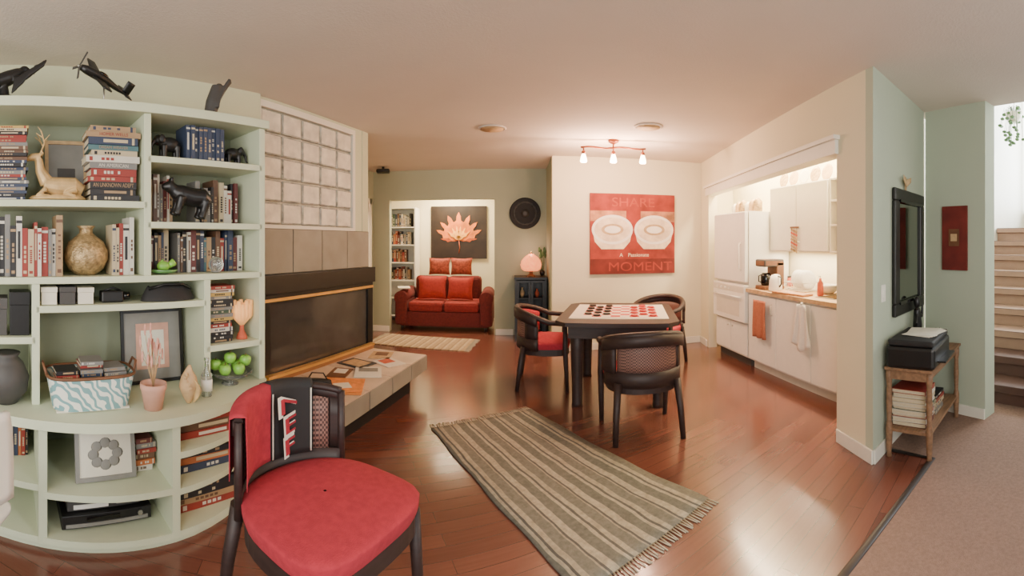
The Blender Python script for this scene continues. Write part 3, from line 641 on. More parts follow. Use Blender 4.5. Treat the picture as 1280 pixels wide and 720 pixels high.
# black cabinet
cb=root('black_cabinet',frame(.27,6.5,0),'black glass-front cabinet against the green wall','cabinet')
mb=MB(); mb.b2(-.24,.24,-.2,.2,.88,.92,'black',bev=.004).b2(-.23,-.2,-.19,.19,0,.88,'black').b2(.2,.23,-.19,.19,0,.88,'black').b2(-.2,.2,.16,.19,.03,.88,'black').b2(-.2,.2,-.18,.16,.03,.07,'black'); mb.obj('body',cb)
for z in(.33,.6): mb=MB(); mb.b2(-.2,.2,-.15,.16,z,z+.015,'black'); mb.obj('shelf',cb)
for sg in(-1,1):
    mb=MB(); a,b=(-.198,-.003) if sg<0 else (.003,.198)
    for q in((a,b,.07,.1),(a,b,.84,.87),(a,a+.03,.1,.84),(b-.03,b,.1,.84),(a,b,.46,.48)): mb.b2(q[0],q[1],-.2,-.18,q[2],q[3],'black')
    d=mb.obj('door',cb); mb=MB(); mb.sph((sg*.02,-.21,.5),(.009,.009,.009),'brass'); mb.obj('knob',d)
for i,(x,z,h) in enumerate([(-.12,.617,.14),(0,.617,.18),(.1,.617,.12),(-.1,.347,.16),(.05,.347,.12),(-.05,.072,.2),(.1,.072,.15)]):
    orn('ornament_jar',lambda m:m.lathe([(.02,0),(.035,h*.3),(.03,h*.6),(.012,h*.8),(.018,h),(.005,h)],['tan','offwhite','coral'][i%3]),frame(.27+x,6.5,0,z),'small ceramic jar inside the black cabinet','jar')
lp=root('table_lamp',frame(.28,6.46,0,.921),'glowing stained glass lamp on the black cabinet','lamp')
mb=MB(); mb.lathe([(.07,0),(.065,.012),(.03,.03),(.025,.06),(.04,.1),(.02,.14),(.01,.27),(.003,.27)],'brown'); mb.obj('base',lp)
mb=MB(); mb.lathe([(.1,.08),(.14,.11),(.155,.17),(.14,.23),(.1,.28),(.06,.31),(.03,.33),(.028,.325),(.055,.3),(.095,.27),(.13,.225),(.145,.17),(.13,.12)],'lampglass',seg=16); mb.obj('lamp_shade',lp)
mb=MB(); mb.sph((0,0,.345),(.012,.012,.018),'brass'); mb.obj('finial',lp)
orn('plant_sprig',lambda m:[m.tube([(0,0,0),(.02*math.cos(k),.02*math.sin(k),.1),(.05*math.cos(k),.04*math.sin(k),.36+.05*(k%3))],[.004,.003,.001],'plant',5) and m.sph((.045*math.cos(k),.035*math.sin(k),.3+.03*(k%4)),(.018,.006,.04),'plant',seg=8) for k in range(9)] and m.lathe([(.03,0),(.04,.05),(.03,.08),(.01,.08)],'black'),frame(.455,6.62,0,.921),'dark vase with trailing leaves on the black cabinet','plant')
# rugs
def rug(F,w,l,m,label,th=.01):
    r=root('fringed_rug',F,label,'rug'); mb=MB()
    mb.surf(lambda a,b:((a-.5)*w*(1+.012*math.sin(b*19)),(b-.5)*l,th+.0015*math.sin(b*25)*math.sin(a*9)),12,30,m,th*.8); mb.obj('woven_body',r)
    mb=MB(); n=int(w/.018)
    for i in range(n):
        x=-w/2+w*(i+.5)/n
        for sg in(-1,1):
            j=R.uniform(-.012,.012); mb.tube([(x,sg*l/2,th*.7),(x+j*.4,sg*(l/2+.035),.006),(x+j,sg*(l/2+.06+R.uniform(0,.02)),.004)],[.004,.003,.0035],'fringe',5)
    o=mb.obj('fringe',r); o['kind']='stuff'
rug(frame(-1.25,6.12,pi/2-.12),.72,1.35,'rug2','small tan fringed rug before the alcove')
rug(frame(.22,2.74,.5236),.89,1.78,'rug','grey-green and cream striped fringed runner rug')
# ---------------------------------------------------------------- canvas on dining wall
cv=root('coffee_cup_canvas',frame(1.61,5.717,0,1.0),'red canvas print with two white coffee cups','painting')
mb=MB(); mb.b2(-.59,.59,-.035,0,0,1.07,'canvas_red'); mb.obj('canvas',cv)
mb=MB(); mb.b2(-.59,-.1,-.0365,-.0352,.7,.84,'canvas_tan').b2(.1,.59,-.0365,-.0352,.7,.84,'canvas_tan').b2(-.59,.59,-.0365,-.0352,.0,.2,'canvas_dark'); mb.obj('background_blocks',cv)
for cx in(-.29,.29):
    mb=MB(); X=T(cx,-.038,.5)@Rx(pi/2)
    mb.prism([(cx-.27,.57),(cx+.27,.57),(cx+.24,.43),(cx+.15,.33),(cx-.15,.33),(cx-.24,.43)],0,.003,'foam',T(0,-.038,0)@Rx(pi/2))
    X=T(cx,-.038,.59)@Rx(pi/2)
    for rr,zz,mm,sy in((.28,.004,'cup_white',.7),(.245,.006,'foam',.66),(.15,.008,'tan',.5),(.11,.010,'cup_white',.45)): mb.lathe([(rr,0),(rr,zz)],mm,X=X@Matrix.Diagonal((1,sy,1,1)),seg=36)
    mb.obj('cup_motif',cv)
X=Rx(pi/2)
for tx,sz,mm,x,z,sx in(('SHARE',.17,'letter_muted',0,.95,1.2),('MOMENT',.17,'letter_dark',.1,.09,1.25),('A',.07,'foam',-.17,.25,1.),('Passionate',.07,'foam',.07,.25,1.)):
    mb=MB(); mb.text(tx,sz,mm,T(x,-.0385,z)@X,.001,sx); mb.obj('lettering',cv)
# ---------------------------------------------------------------- game table
TF=frame(1.02,4.12,-.27)
tb=root('game_table',TF,'dark wooden game table with chamfered top','table')
mb=MB(); w,l=.53,.62; c=.1
mb.prism([(-w+c,-l),(w-c,-l),(w,-l+c),(w,l-c),(w-c,l),(-w+c,l),(-w,l-c),(-w,-l+c)],.715,.75,'darkwood'); mb.obj('top',tb)
mb=MB(); mb.b2(-.42,.42,-.52,-.49,.6,.715,'darkwood').b2(-.42,.42,.49,.52,.6,.715,'darkwood').b2(-.42,-.39,-.49,.49,.6,.715,'darkwood').b2(.39,.42,-.49,.49,.6,.715,'darkwood'); mb.obj('apron',tb)
for x in(-.35,.35):
    for y in(-.44,.44): mb=MB(); mb.tube([(x,y,.7),(x,y,.5),(x,y,.25),(x,y,.03),(x,y,0)],[.06,.06,.05,.045,.05],'darkwood',12); mb.obj('leg',tb)
MF=TF@T(.02,.02,.7505)
mt=root('checkerboard_mat',MF,'red and white checkerboard mat on the table','game board')
mb=MB(); mb.b2(-.45,.43,-.43,.43,0,.004,'paper'); mb.obj('border',mt)
mb=MB(); mb.b2(-.34,.34,-.34,.34,.004,.006,'board'); mb.obj('squares',mt)
def disc(m): 
    mb=MB(); mb.lathe([(.03,0),(.034,.003),(.034,.011),(.03,.014),(.02,.011),(.005,.011)],m,seg=20); return mb
b0=r0=None
for i in range(8):
    for j in range(8):
        if (i+j)%2==0: continue
        x=-.34+.085*(i+.5); y=-.34+.085*(j+.5)
        if i<3:
            if b0 is None: b0=disc('black').obj('checker_piece',F=MF@T(x,y,.0065),label='black checker disc on the board',cat='game piece',group='black checkers')
            else: clone(b0,MF@T(x,y,.0065))
        elif i>4:
            if r0 is None: r0=disc('checker_red').obj('checker_piece',F=MF@T(x,y,.0065),label='red checker disc on the board',cat='game piece',group='red checkers')
            else: clone(r0,MF@T(x,y,.0065))
# ---------------------------------------------------------------- barrel chairs
def chair(F,label,arms=True,pad=True):
    r=root('barrel_chair',F,label,'chair',group='dark barrel chairs with cane backs')
    rx,ry=.3,.28
    def P(a,z,e=0): return ((rx+e)*math.sin(a),-(ry+e)*math.cos(a),z)
    mb=MB()
    def out(k,e):
        a=k*2*pi; s,c=math.sin(a),math.cos(a)
        p=2.3 if c>0 else 4.2
        q=(abs(s)**p+abs(c)**p)**(-1/p)
        x=(rx-.03+e)*s*q; y=-(ry-.035+e)*c*q
        return x,y
    n=40; O=[out(k/n,0) for k in range(n)]
    mb.prism(O,.34,.4,'darkwood'); mb.obj('seat_frame',r)
    mb=MB()
    def sc(a,b):
        e=.012*math.sin(min(1,b*2)*pi/2)
        x,y=out(a%1,e); f=1 if b<.5 else max(0.02,math.cos((b-.5)*pi))
        z=.401+.055*min(1,b*2) if b<.5 else .456+.03*math.sin((b-.5)*pi)
        return (x*f,y*f,z)
    mb.surf(sc,40,16,'red_fabric'); mb.obj('seat',r)
    AM=1.85 if arms else .98; N=28
    for sg in(-1,1):
        mb=MB()
        if arms: mb.tube([(sg*.27,.2,.64),(sg*.275,.2,.4),(sg*.27,.21,.2),(sg*.265,.22,0)],[(.02,.024),(.026,.026),(.022,.022),(.018,.018)],'darkwood',10)
        else: mb.tube([(sg*.23,.2,.4),(sg*.235,.21,.2),(sg*.24,.22,0)],[.022,.02,.016],'darkwood',10)
        mb.obj('front_leg',r)
        mb=MB(); mb.tube([(sg*.22,-.2,.42),(sg*.24,-.235,.2),(sg*.25,-.26,0)],[.028,.024,.02],'darkwood',10); mb.obj('back_leg',r)
    def zt(a): return .77-.11*(min(1,abs(a)/1.75))**2
    pts=[P(-AM+2*AM*i/N,zt(-AM+2*AM*i/N)) for i in range(N+1)]
    if arms: pts=[(-.285,.2,.65)]+pts+[(.285,.2,.65)]
    rr=(.028,.024) if arms else (.017,.014)
    mb=MB(); mb.tube(pts,[rr]*len(pts),'darkwood',10); mb.obj('top_rail',r)
    S=1.35 if arms else .98; cn=.86 if arms else .8; tb_=.08 if arms else .05; wd=.026 if arms else .018
    mb=MB(); mb.surf(lambda u,v:P(-S+2*S*u,.39+v*.11,.004),24,2,'darkwood',wd)
    mb.surf(lambda u,v:P(-S+2*S*u,zt(-S+2*S*u)-tb_*v,.004),24,2,'darkwood',wd)
    for sg in(-1,1): mb.surf(lambda u,v:P(sg*(cn+(S-cn)*u),.49+v*(zt(sg*(cn+(S-cn)*u))-.49-tb_+.01),.003),4,3,'darkwood',wd-.002)
    if not arms:
        for sg in(-1,1): mb.tube([P(sg*S,.4),P(sg*S,zt(S))],[(.015,.015)]*2,'darkwood',10)
    mb.obj('back_frame',r)
    mb=MB(); mb.surf(lambda u,v:P(-cn+2*cn*u,.49+v*(zt(-cn+2*cn*u)-.49-tb_+.01),-.004),24,3,'cane',.006); mb.obj('cane_panel',r)
    if pad:
        mb=MB(); mb.surf(lambda u,v:P(-1.3+2.6*u,.49+v*(zt(-1.3+2.6*u)-.52),-.026-.016*math.sin(v*pi)),24,6,'red_fabric',.01); mb.obj('backrest_pad',r)
    return r
c1=chair(frame(.97,3.22,-.03),'dark barrel chair with cane back pulled to the table',True,False)
chair(frame(.33,4.42,-pi/2-.1),'dark barrel chair with red padding beside the table',True,True)
clone(c1,frame(1.66,4.84,pi/2+.75),'dark barrel chair tucked behind the table')
CM=frame(-.665,1.47,math.radians(-112))@Matrix.Diagonal((1.06,1.12,1.05,1))
c4=chair(CM,'red-seated dark chair with cane back and letter throw',False,False)
th_=root('letter_throw',CM,'red and black throw with block letters draped on chair','throw')
def P(a,z,e=0): return ((.3+e)*math.sin(a),-(.28+e)*math.cos(a),z)
def drape(a0,a1,m,e,mb,lo=.5):
    def f(u,v):
        a=a0+(a1-a0)*u
        zt=.77-.11*(min(1,abs(a)/1.75))**2
        if v<.5: k=v/.5; return P(a,lo+(zt+.018-lo)*k,-.026-e+.003*math.sin(k*3+a*4))
        if v<.62: k=(v-.5)/.12; return P(a,zt+.022+e,-.024-e+.052*k)
        k=(v-.62)/.38; return P(a,zt+.018-(zt-.52)*k,.028+e)
    mb.surf(f,14,24,m,.003)
mb=MB(); drape(-.1,1.03,'red_fabric',0,mb,.5); mb.obj('cloth',th_)
mb=MB(); drape(-.56,.14,'black_matte',.004,mb,.5); mb.obj('black_band',th_)
for ch,z,a in(('N',.712,-.22),('E',.625,-.21),('F',.54,-.2)):
    mb=MB(); p=P(a,z,-.04); X=T(*p)@Rz(-a+pi)@Rx(pi/2)@Rz(.08)
    mb.text(ch,.125,'paper',X,.001,2.2); mb.text(ch,.09,'red_fabric',X@T(0,0,.0018),.001,2.5)
    mb.obj('letter',th_)
for a0 in(-.54,.11):
    mb=MB(); mb.surf(lambda u,v:P(a0+.02*u,.505+v*.255,-.0345),1,12,'paper',.002); mb.obj('white_edging',th_)
# ---------------------------------------------------------------- ceiling things
TL=frame(1.11,4.73,-.1,0)
tl=root('track_light',TL,'copper ceiling track light with three glowing spots','ceiling light')
mb=MB(); mb.lathe([(.06,2.549),(.06,2.53),(.03,2.51),(.005,2.51)],'copper'); mb.cyl((0,0,2.52),(0,0,2.47),.01,'copper'); mb.tube([(-.36+.072*i,.0+.02*math.sin(i*1.25),2.465+.012*math.sin(i*1.25)) for i in range(11)],.011,'copper',8); mb.obj('bar',tl)
for x in(-.33,0,.33):
    mb=MB(); mb.cyl((x,0,2.46),(x,0,2.43),.008,'copper'); mb.lathe([(.012,2.43),(.022,2.42),(.024,2.39)],'copper',c=(x,0,0)); s=mb.obj('spot',tl)
    mb=MB(); mb.lathe([(.02,2.389),(.034,2.34),(.038,2.31),(.03,2.3),(.01,2.305)],'bulb',c=(x,0,0)); mb.obj('glass_shade',s)
for p in((1.305,4.08),(-.197,4.34)):
    r=root('ceiling_speaker',frame(p[0],p[1],0,0),'round flush ceiling speaker grille','speaker',group='flush ceiling speakers')
    mb=MB(); mb.lathe([(.14,2.549),(.14,2.54),(.125,2.535),(.12,2.54),(.02,2.54)],'ceiling',seg=32); mb.obj('rim',r)
    mb=MB(); mb.lathe([(.115,2.539),(.115,2.534),(.01,2.533)],'tan',seg=32); mb.obj('grille',r)
orn('ceiling_speaker_box',lambda m:(m.box((0,0,0),(.2,.14,.06),'black',bev=.02),m.cyl((0,0,.02),(0,0,.065),.02,'black')),frame(-1.9,6.3,.2,2.484),'small black speaker mounted at the ceiling','speaker')
# ---------------------------------------------------------------- kitchen
KF=frame(2.55,5.3,-pi/2)
tu=root('tall_oven_cabinet',KF,'tall white cabinet with refrigerator door and wall oven','cabinet')
mb=MB(); mb.b2(.2,1.0,.02,.58,.1,1.78,'white').b2(.22,.98,.06,.5,0,.1,'dark_grey'); mb.obj('body',tu)
mb=MB(); mb.b2(.21,.99,-.03,.018,.96,1.77,'white',bev=.01); d=mb.obj('door',tu); mb=MB(); mb.tube([(.9,-.03,1.1),(.9,-.06,1.12),(.9,-.06,1.4),(.9,-.03,1.42)],.009,'white',8); mb.obj('handle',d)
mb=MB(); mb.b2(.2,1.0,-.04,.018,.5,.93,'white',bev=.008); d=mb.obj('oven_door',tu); mb=MB(); mb.b2(.3,.88,-.043,-.04,.56,.74,'offwhite'); mb.obj('oven_window',d); mb=MB(); mb.tube([(.28,-.04,.79),(.28,-.075,.79),(.92,-.075,.79),(.92,-.04,.79)],.01,'white',8); mb.obj('handle',d)
mb=MB(); mb.b2(.22,.98,-.045,-.04,.84,.91,'offwhite')
for x in(.35,.45,.55,.65): mb.cyl((x,-.045,.875),(x,-.06,.875),.014,'white')
mb.obj('control_panel',tu)
for a,b in((.21,.595),(.605,.99)):
    mb=MB(); mb.b2(a,b,0,.018,.12,.48,'white',bev=.004); d=mb.obj('door',tu); mb=MB(); mb.sph(((b-.05) if a<.4 else a+.05,-.012,.42),(.012,.014,.012),'offwhite'); mb.obj('knob',d)
for a,b in((1.02,1.57),(1.57,2.14),(2.14,2.72)):
    r=root('base_cabinet',KF,'white laminate base cabinet under the worktop','cabinet',group='white base cabinets')
    mb=MB(); mb.b2(a+.001,b-.001,.02,.58,.1,.86,'white').b2(a+.001,b-.001,.08,.5,0,.1,'offwhite'); mb.obj('body',r)
    mb=MB(); mb.b2(a+.005,b-.005,0,.018,.12,.84,'white',bev=.004); d=mb.obj('door',r)
    mb=MB(); h=b-.07; mb.tube([(h,0,.66),(h,-.025,.67),(h,-.025,.76),(h,0,.77)],.006,'offwhite',8); mb.obj('handle',d)
ct=root('countertop',KF,'beige kitchen worktop with inset sink','countertop')
mb=MB(); X0,X1,Y0,Y1=2.1,2.6,.12,.48
mb.b2(1.01,X0,-.03,.59,.862,.9,'tan').b2(X1,2.74,-.03,.59,.862,.9,'tan').b2(X0,X1,-.03,Y0,.862,.9,'tan').b2(X0,X1,Y1,.59,.862,.9,'tan'); mb.obj('slab',ct)
mb=MB(); mb.b2(X0-.02,X1+.02,Y0-.02,Y0,.9,.906,'steel').b2(X0-.02,X1+.02,Y1,Y1+.02,.9,.906,'steel').b2(X0-.02,X0,Y0,Y1,.9,.906,'steel').b2(X1,X1+.02,Y0,Y1,.9,.906,'steel').b2(X0,X1,Y0,Y1,.863,.866,'dark_grey'); mb.obj('sink',ct)
mb=MB(); mb.tube([(2.35,.52,.9),(2.35,.52,1.1),(2.35,.48,1.15),(2.35,.36,1.14),(2.35,.34,1.1)],.012,'steel',10); mb.obj('faucet',ct)
for a,b in [(1.02,1.53),(1.53,2.04)]:
    r=root('wall_cabinet',KF,'white wall cabinet above the worktop','cabinet',group='white wall cabinets')
    mb=MB(); mb.b2(a+.001,b-.001,.31,.59,1.32,2.05,'white'); mb.obj('body',r)
    mb=MB(); mb.b2(a+.004,b-.004,.29,.309,1.33,2.04,'white',bev=.004); d=mb.obj('door',r); mb=MB(); mb.sph(((b-.05) if a<1.3 else a+.05,.28,1.42),(.012,.012,.012),'offwhite'); mb.obj('knob',d)
r=root('open_wall_shelf',KF,'open white wall shelf beside the cabinets','shelf')
mb=MB(); mb.b2(2.045,2.065,.31,.59,1.32,2.05,'white').b2(2.5,2.52,.31,.59,1.32,2.05,'white').b2(2.045,2.52,.58,.59,1.32,2.05,'white'); mb.obj('frame',r)
for z in(1.32,1.58,1.82,2.03): mb=MB(); mb.b2(2.065,2.5,.31,.58,z,z+.018,'white'); mb.obj('shelf',r)
for i,(x,z) in enumerate([(2.13,1.34),(2.22,1.34),(2.33,1.34),(2.15,1.6),(2.28,1.6),(2.2,1.84),(2.35,1.84)]):
    def mug(m,i=i):
        k=['coral','offwhite','gold','blue_dark'][i%4]; m.lathe([(.03,0),(.036,.02),(.036,.085),(.032,.085),(.03,.02)],k); m.tube([(.034,0,.07),(.06,0,.06),(.06,0,.03),(.034,0,.02)],.005,k,6)
    orn('mug',mug,KF@T(x,.42,z+.002),'ceramic mug on the open kitchen shelf','mug',group='mugs on the open shelf')
cm=root('coffee_maker',KF@T(1.2,.16,.902),'brown and black coffee maker on the worktop','coffee maker')
mb=MB(); mb.b2(-.1,.1,-.12,.14,0,.04,'brown',bev=.008).b2(-.1,.1,.04,.14,.04,.3,'brown',bev=.01).b2(-.1,.1,-.12,.14,.25,.33,'dark_grey',bev=.015); mb.obj('body',cm)
mb=MB(); mb.lathe([(.05,.042),(.062,.07),(.06,.14),(.045,.18),(.03,.18)],'black_gloss',c=(0,-.04,0)); d=mb.obj('carafe',cm); mb=MB(); mb.tube([(-.0,-.1,.16),(0,-.135,.15),(0,-.135,.09),(0,-.1,.08)],.007,'black',8); mb.obj('handle',d)
dr=root('dish_rack',KF@T(1.62,.32,.902),'white wire dish rack with upright plates','dish rack')
mb=MB()
for z in(.02,.1): mb.tube([(-.17,-.13,z),(.17,-.13,z),(.17,.13,z),(-.17,.13,z),(-.17,-.13,z)],.005,'white',6)
for i in range(12):
    x=-.16+.029*i; mb.tube([(x,-.13,.1),(x,-.12,.015),(x,.12,.015),(x,.13,.1)],.003,'white',5)
for x in(-.15,.15):
    for y in(-.11,.11): mb.cyl((x,y,0),(x,y,.02),.006,'white',seg=6)
mb.obj('rack',dr)
for i in range(5): 
    mb=MB(); mb.lathe([(.04,0),(.07,.004),(.1,.014),(.098,.017),(.06,.008)],'white',X=Ry(pi/2-.1)); mb.obj('plate',F=KF@T(1.52+.045*i,.32,1.025),label='white dinner plate standing in the dish rack',cat='plate',group='plates in the dish rack')
orn('mixing_bowl',lambda m:m.lathe([(.05,0),(.09,.03),(.12,.09),(.115,.09),(.085,.035),(.02,.01)],'offwhite'),KF@T(1.95,.38,.902),'cream mixing bowl beside the dish rack','bowl')
kt=root('kettle',KF@T(1.42,.1,.902),'white electric kettle on the worktop','kettle')
mb=MB(); mb.lathe([(.07,0),(.075,.02),(.065,.12),(.045,.17),(.01,.18)],'white'); mb.tube([(-.05,0,.1),(-.09,0,.15)],[.02,.01],'white',8); mb.obj('body',kt)
mb=MB(); mb.tube([(.05,0,.16),(.1,0,.15),(.105,0,.08),(.07,0,.05)],.009,'dark_grey',8); mb.obj('handle',kt)
flat('cutting_board',KF@T(1.78,.05,.902)@Rz(.1),.46,.14,.02,'oak','wooden cutting board lying on the worktop edge','cutting board')
orn('soap_bottle',lambda m:(m.lathe([(.03,0),(.032,.02),(.03,.12),(.012,.15),(.012,.17)],'coral'),m.tube([(0,0,.17),(0,0,.19),(0,-.03,.19)],.005,'white',6)),KF@T(2.04,.2,.902),'coral soap bottle beside the sink','bottle')
for i,x in enumerate((1.08,2.2,2.5)): orn('spice_jar',lambda m:(m.lathe([(.03,0),(.034,.02),(.034,.09),(.03,.1)],['coral','gold','tan'][i]),m.lathe([(.031,.1),(.031,.12),(.01,.122)],'dark_grey')),KF@T(x,.54,.902),'small spice jar against the kitchen wall','jar',group='spice jars')
def towel(F,w,h,m,label,tri=False):
    mb=MB()
    def f(u,v):
        ww=w*(1-.55*(1-v) if tri else 1); return ((u-.5)*ww,-.012-.012*math.sin(u*14+v*2)*(0.3+v),-h*v*(1 if not tri else 1-.15*abs(u-.5)*2*v))
    mb.surf(f,20,12,m,.006); 
    if tri: mb.tube([(0,0,.02),(0,-.01,0)],[.01,.02],m)
    return mb.obj('towel',F=F,label=label,cat='towel')
towel(KF@T(1.33,-.035,.8),.24,.4,'towel_brown','rust brown towel hanging on the cabinet handle')
towel(KF@T(2.06,-.035,.84),.28,.44,'towel_white','white towel hanging from a hook on the door',True)
def beads(m):
    for k in range(4):
        for j in range(7): m.sph((.03*k,0,-.035*j-.01*k),(.01,.01,.016),['gold','coral','tan'][j%3],seg=8)
        m.tube([(.03*k,0,.02),(.03*k,0,-.24)],.002,'brown',5)
    m.b2(-.02,.12,-.005,.01,.01,.03,'brown')
orn('hanging_ornament',beads,KF@T(1.48,.265,1.56),'string of golden beads hanging on the cabinet door','ornament')
for i in range(6): orn('canister',lambda m:m.lathe([(.05,0),(.055,.02),(.055,.12),(.03,.15),(.01,.17)],['offwhite','tan','gold'][i%3]),KF@T(.35+.11*i,.2,1.781)@Matrix.Scale(.8+.1*(i%3),4),'pale canister on top of the tall cabinet','canister',group='canisters on the tall cabinet')
for i in range(5): orn('decor_plate',lambda m:m.lathe([(.03,0),(.06,.005),(.085,.018),(.083,.02),(.05,.01)],['gold','tan','offwhite'][i%3],X=Rx(pi/2-.15)),KF@T(1.15+.19*i,.42,2.138),'decorative plate standing on the wall cabinets','plate',group='plates on the wall cabinets')
# ---------------------------------------------------------------- entry wall
mr=root('wall_mirror',EF@T(.64,-.005,.89),'tall wall mirror in a carved black frame','mirror')
w,h=.66,.92; mb=MB()
for q in((-w/2,w/2,0,.09),(-w/2,w/2,h-.09,h),(-w/2,-w/2+.09,.09,h-.09),(w/2-.09,w/2,.09,h-.09)): mb.b2(q[0],q[1],-.03,0,q[2],q[3],'black',bev=.008)
for q in((-w/2+.08,w/2-.08,.08,.1),(-w/2+.08,w/2-.08,h-.1,h-.08)): mb.b2(q[0],q[1],-.04,-.02,q[2],q[3],'black_gloss')
mb.obj('frame',mr); mb=MB(); mb.b2(-w/2+.09,w/2-.09,-.012,-.004,.09,h-.09,'mirror'); mb.obj('mirror_glass',mr)
def moth(m):
    m.tube([(0,0,0),(0,0,.1)],[.01,.006],'tan',8)
    for s in(-1,1): m.surf(lambda a,b:(s*(.005+.08*a),-.005-.01*a,.02+.05*a+.06*b*(1-.4*a)),5,4,'tan',.004)
orn('butterfly_ornament',moth,EF@T(.55,-.02,1.812),'tan butterfly ornament on top of the mirror','ornament')
aw=root('wall_hanging',frame(3.088,1.95,-pi/2,1.19),'narrow brown wall panel with small medallion','wall art')
mb=MB(); mb.b2(-.12,.12,-.02,0,0,.53,'canvas_dark'); mb.obj('panel',aw); mb=MB(); mb.b2(-.05,.05,-.024,-.02,.2,.34,'brown').b2(-.03,.03,-.027,-.024,.24,.3,'tan'); mb.obj('medallion',aw)
mb=MB(); mb.b2(-.035,.035,-.006,0,0,.115,'white',bev=.002).b2(-.012,.012,-.01,-.006,.035,.08,'white'); mb.obj('light_switch',F=EF@T(.16,-.001,1.02),label='white light switch on the entry wall',cat='light switch')
cs=root('console_table',EF@T(.52,-.19,0),'narrow wooden console table with lower shelf','table')
W=.39;Dp=.16; cw='console_wood'
mb=MB(); mb.b2(-W-.02,W+.02,-Dp-.01,Dp,.58,.6,cw,bev=.004); mb.obj('top',cs)
mb=MB(); mb.b2(-W,W,-Dp+.02,-Dp+.035,.52,.58,cw).b2(-W,W,Dp-.035,Dp-.02,.52,.58,cw).b2(-W,-W+.02,-Dp+.035,Dp-.035,.52,.58,cw).b2(W-.02,W,-Dp+.035,Dp-.035,.52,.58,cw); mb.obj('apron',cs)
mb=MB(); mb.b2(-W+.01,W-.01,-Dp+.01,Dp-.01,.17,.19,cw); mb.obj('lower_shelf',cs)
for x in(-W+.02,W-.02):
    for y in(-Dp+.02,Dp-.02):
        mb=MB(); mb.lathe([(.02,0.0),(.016,.03),(.02,.06),(.024,.16),(.024,.2),(.016,.24),(.022,.36),(.018,.48),(.024,.52),(.024,.58)],cw,c=(x,y,0),seg=12); mb.obj('leg',cs)
pr=root('printer',EF@T(.34,-.2,.602)@Rz(.05)@Matrix.Scale(1.1,4),'black printer with white papers on its lid','printer')
mb=MB(); mb.b2(-.22,.22,-.15,.15,0,.13,'black',bev=.02); mb.obj('body',pr); mb=MB(); mb.b2(-.21,.21,-.14,.14,.131,.165,'black_matte',bev=.01); mb.obj('lid',pr); mb=MB(); mb.b2(-.14,.14,-.2,-.15,.03,.04,'black'); mb.obj('tray',pr)
mb=MB()
for i in range(4): mb.b2(-.11,.16,-.12,.1,.001+i*.002,.0025+i*.002,'paper',Rz(.12*i-.2))
mb.obj('paper_pile',F=EF@T(.36,-.21,.785),label='loose white papers on the printer lid',cat='paper')
def stat(m):
    m.lathe([(.04,0),(.035,.015),(.02,.02)],'black'); m.tube([(0,0,.01),(.01,0,.08),(0,0,.14)],[.02,.025,.018],'black'); m.sph((0,0,.165),(.018,.018,.022),'black'); m.tube([(0,.0,.13),(.05,-.01,.11),(.06,-.01,.15)],[.01,.008,.006],'black'); m.tube([(0,0,.13),(-.04,-.01,.09)],[.01,.007],'black')
orn('statuette',stat,EF@T(.67,-.07,.61)@Matrix.Diagonal((1.5,1.5,2.1,1)),'dark statuette standing behind the printer','figurine',.004)
orn('pen_cup',lambda m:(m.lathe([(.035,0),(.04,.09),(.035,.09),(.03,.01)],'dark_grey'),[m.cyl((.01*math.cos(k),.01*math.sin(k),.02),(.03*math.cos(k),.03*math.sin(k),.16),.004,'black',seg=6) for k in range(5)]),EF@T(.68,-.24,.602),'dark pen cup on the console table','cup')
orn('small_radio',lambda m:(m.box((0,0,.045),(.14,.08,.09),'black',bev=.01),m.cyl((-.02,-.04,.045),(-.02,-.044,.045),.03,'dark_grey')),EF@T(.82,-.14,.602),'small black radio on the console table','radio')
stack(EF,.3,-.3,.19,.2,.22,9,'magazines on the console shelf',.018,.03,[5,3,3,1,1,2,1,2,3,1,0],d=.24,zmax=.46)
stack(EF,.54,-.3,.19,.18,.2,5,'magazines on the console shelf',.018,.03,[5,3,1,1,1,1,1,2,3,1,0],d=.24)
orn('small_camera',lambda m:(m.box((0,0,.03),(.1,.04,.06),'black',bev=.006),m.cyl((0,-.02,.03),(0,-.05,.03),.022,'dark_grey')),EF@T(.8,-.2,.191),'small black camera on the console shelf','camera')
# ---------------------------------------------------------------- stairs
st=root('staircase',I4,'staircase with brown treads and paler risers','stairs'); st['kind']='structure'
for k in range(9):
    mb=MB(); x=3.45+.26*k; z=.18*(k+1)
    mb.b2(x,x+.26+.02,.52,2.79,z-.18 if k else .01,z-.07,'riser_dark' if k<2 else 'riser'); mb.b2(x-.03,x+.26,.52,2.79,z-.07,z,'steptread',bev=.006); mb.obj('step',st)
mb=MB(); mb.b2(5.79,6.49,.52,2.79,1.5,1.62,'steptread'); mb.obj('landing',st)
pp=root('hanging_plant',frame(5.45,2.5,0,0),'leafy hanging plant high above the stairs','plant')
mb=MB(); mb.lathe([(.05,3.05),(.1,3.1),(.12,3.18),(.11,3.18),(.09,3.1)],'offwhite'); mb.obj('pot',pp)
mb=MB(); mb.cyl((0,0,3.18),(0,0,4.598),.004,'grey',seg=6); mb.obj('chain',pp)
mb=MB()
for i in range(36):
    a=R.uniform(0,2*pi); r=R.uniform(.06,.22); z=R.uniform(2.75,3.3); mb.tube([(0,0,3.12),(r*.7*math.cos(a),r*.7*math.sin(a),3.25),(r*math.cos(a),r*math.sin(a),z)],.003,'plant',4); mb.sph((r*math.cos(a),r*math.sin(a),z),(.04,.03,.02),'plant',seg=8)
mb.obj('foliage',pp)
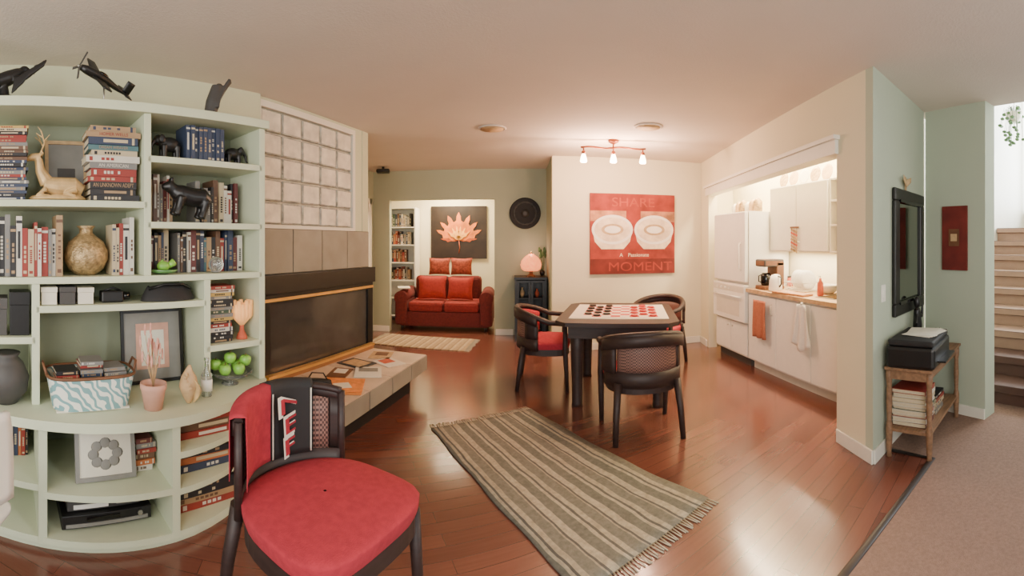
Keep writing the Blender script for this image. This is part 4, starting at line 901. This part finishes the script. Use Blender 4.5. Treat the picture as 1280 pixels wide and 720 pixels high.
# ---------------------------------------------------------------- white desk chair
oc=root('desk_chair',frame(-1.48,.38,-.9),'white plastic desk chair with rounded back','chair')
mb=MB(); mb.box((0,0,.46),(.42,.42,.05),'white',bev=.02); mb.obj('seat',oc)
mb=MB(); mb.surf(lambda a,b:((a-.5)*.42*(1-.15*b**4),.2-.04*math.cos((a-.5)*3),.5+.32*b),12,10,'white',.02); mb.obj('backrest',oc)
mb=MB(); mb.cyl((0,0,.1),(0,0,.44),.025,'steel'); mb.obj('post',oc)
for k in range(5): 
    a=k*2*pi/5; mb=MB(); mb.tube([(0,0,.11),(.24*math.cos(a),.24*math.sin(a),.07)],[.02,.014],'black',8); mb.sph((.25*math.cos(a),.25*math.sin(a),.026),(.025,.025,.026),'black',seg=10); mb.obj('leg',oc)
# ---------------------------------------------------------------- lights
def light(kind,name,loc,e,col,size=.1,rot=None,sy=None):
    l=bpy.data.lights.new(name,kind); l.energy=e; l.color=col
    if kind=='AREA':
        l.size=size
        if sy: l.shape='RECTANGLE'; l.size_y=sy
    else: l.shadow_soft_size=size
    o=bpy.data.objects.new(name,l); COL.objects.link(o); o.location=loc
    if rot: o.rotation_euler=rot
    return o
WARM=(1,.6,.4)
for x in(-.33,0,.33):
    p=TL@Vector((x,0,2.24)); light('POINT','spot_bulb',(p.x,p.y,2.24),34,WARM,.05)
for x in(-.165,.165):
    p=TL@Vector((x,0,2.33)); light('POINT','ceiling_glow_fill',(p.x,p.y,2.33),16,WARM,.04)  # extra points between the bulbs, added to make the ceiling glow
light('AREA','kitchen_tube',(2.85,4.0,2.5),170,(1,.78,.5),.12,(0,0,0),2.6)
light('AREA','undercabinet_tube',(2.98,3.75,1.3),16,(1,.82,.56),.06,(0,0,0),.9)
light('AREA','alcove_lamp',(-1.1,7.5,2.5),95,(1,.78,.5),.5,(0,0,0))
light('POINT','lamp_bulb',(.28,6.46,1.33),3,WARM,.03)
light('AREA','stair_daylight',(6.9,1.6,3.1),440,(.88,.95,1),2.2,(0,pi/2,0),2.2)
light('AREA','room_fill',(-.3,-1.6,1.6),150,(1,.96,.9),3.0,(pi/2+.2,0,.15),1.8)  # unseen fill panel added behind the camera, for diffuse window light
wd=bpy.data.worlds.new('world'); bpy.context.scene.world=wd; wd.use_nodes=True
bg=wd.node_tree.nodes['Background']; bg.inputs[0].default_value=(.95,.97,1,1); bg.inputs[1].default_value=.6
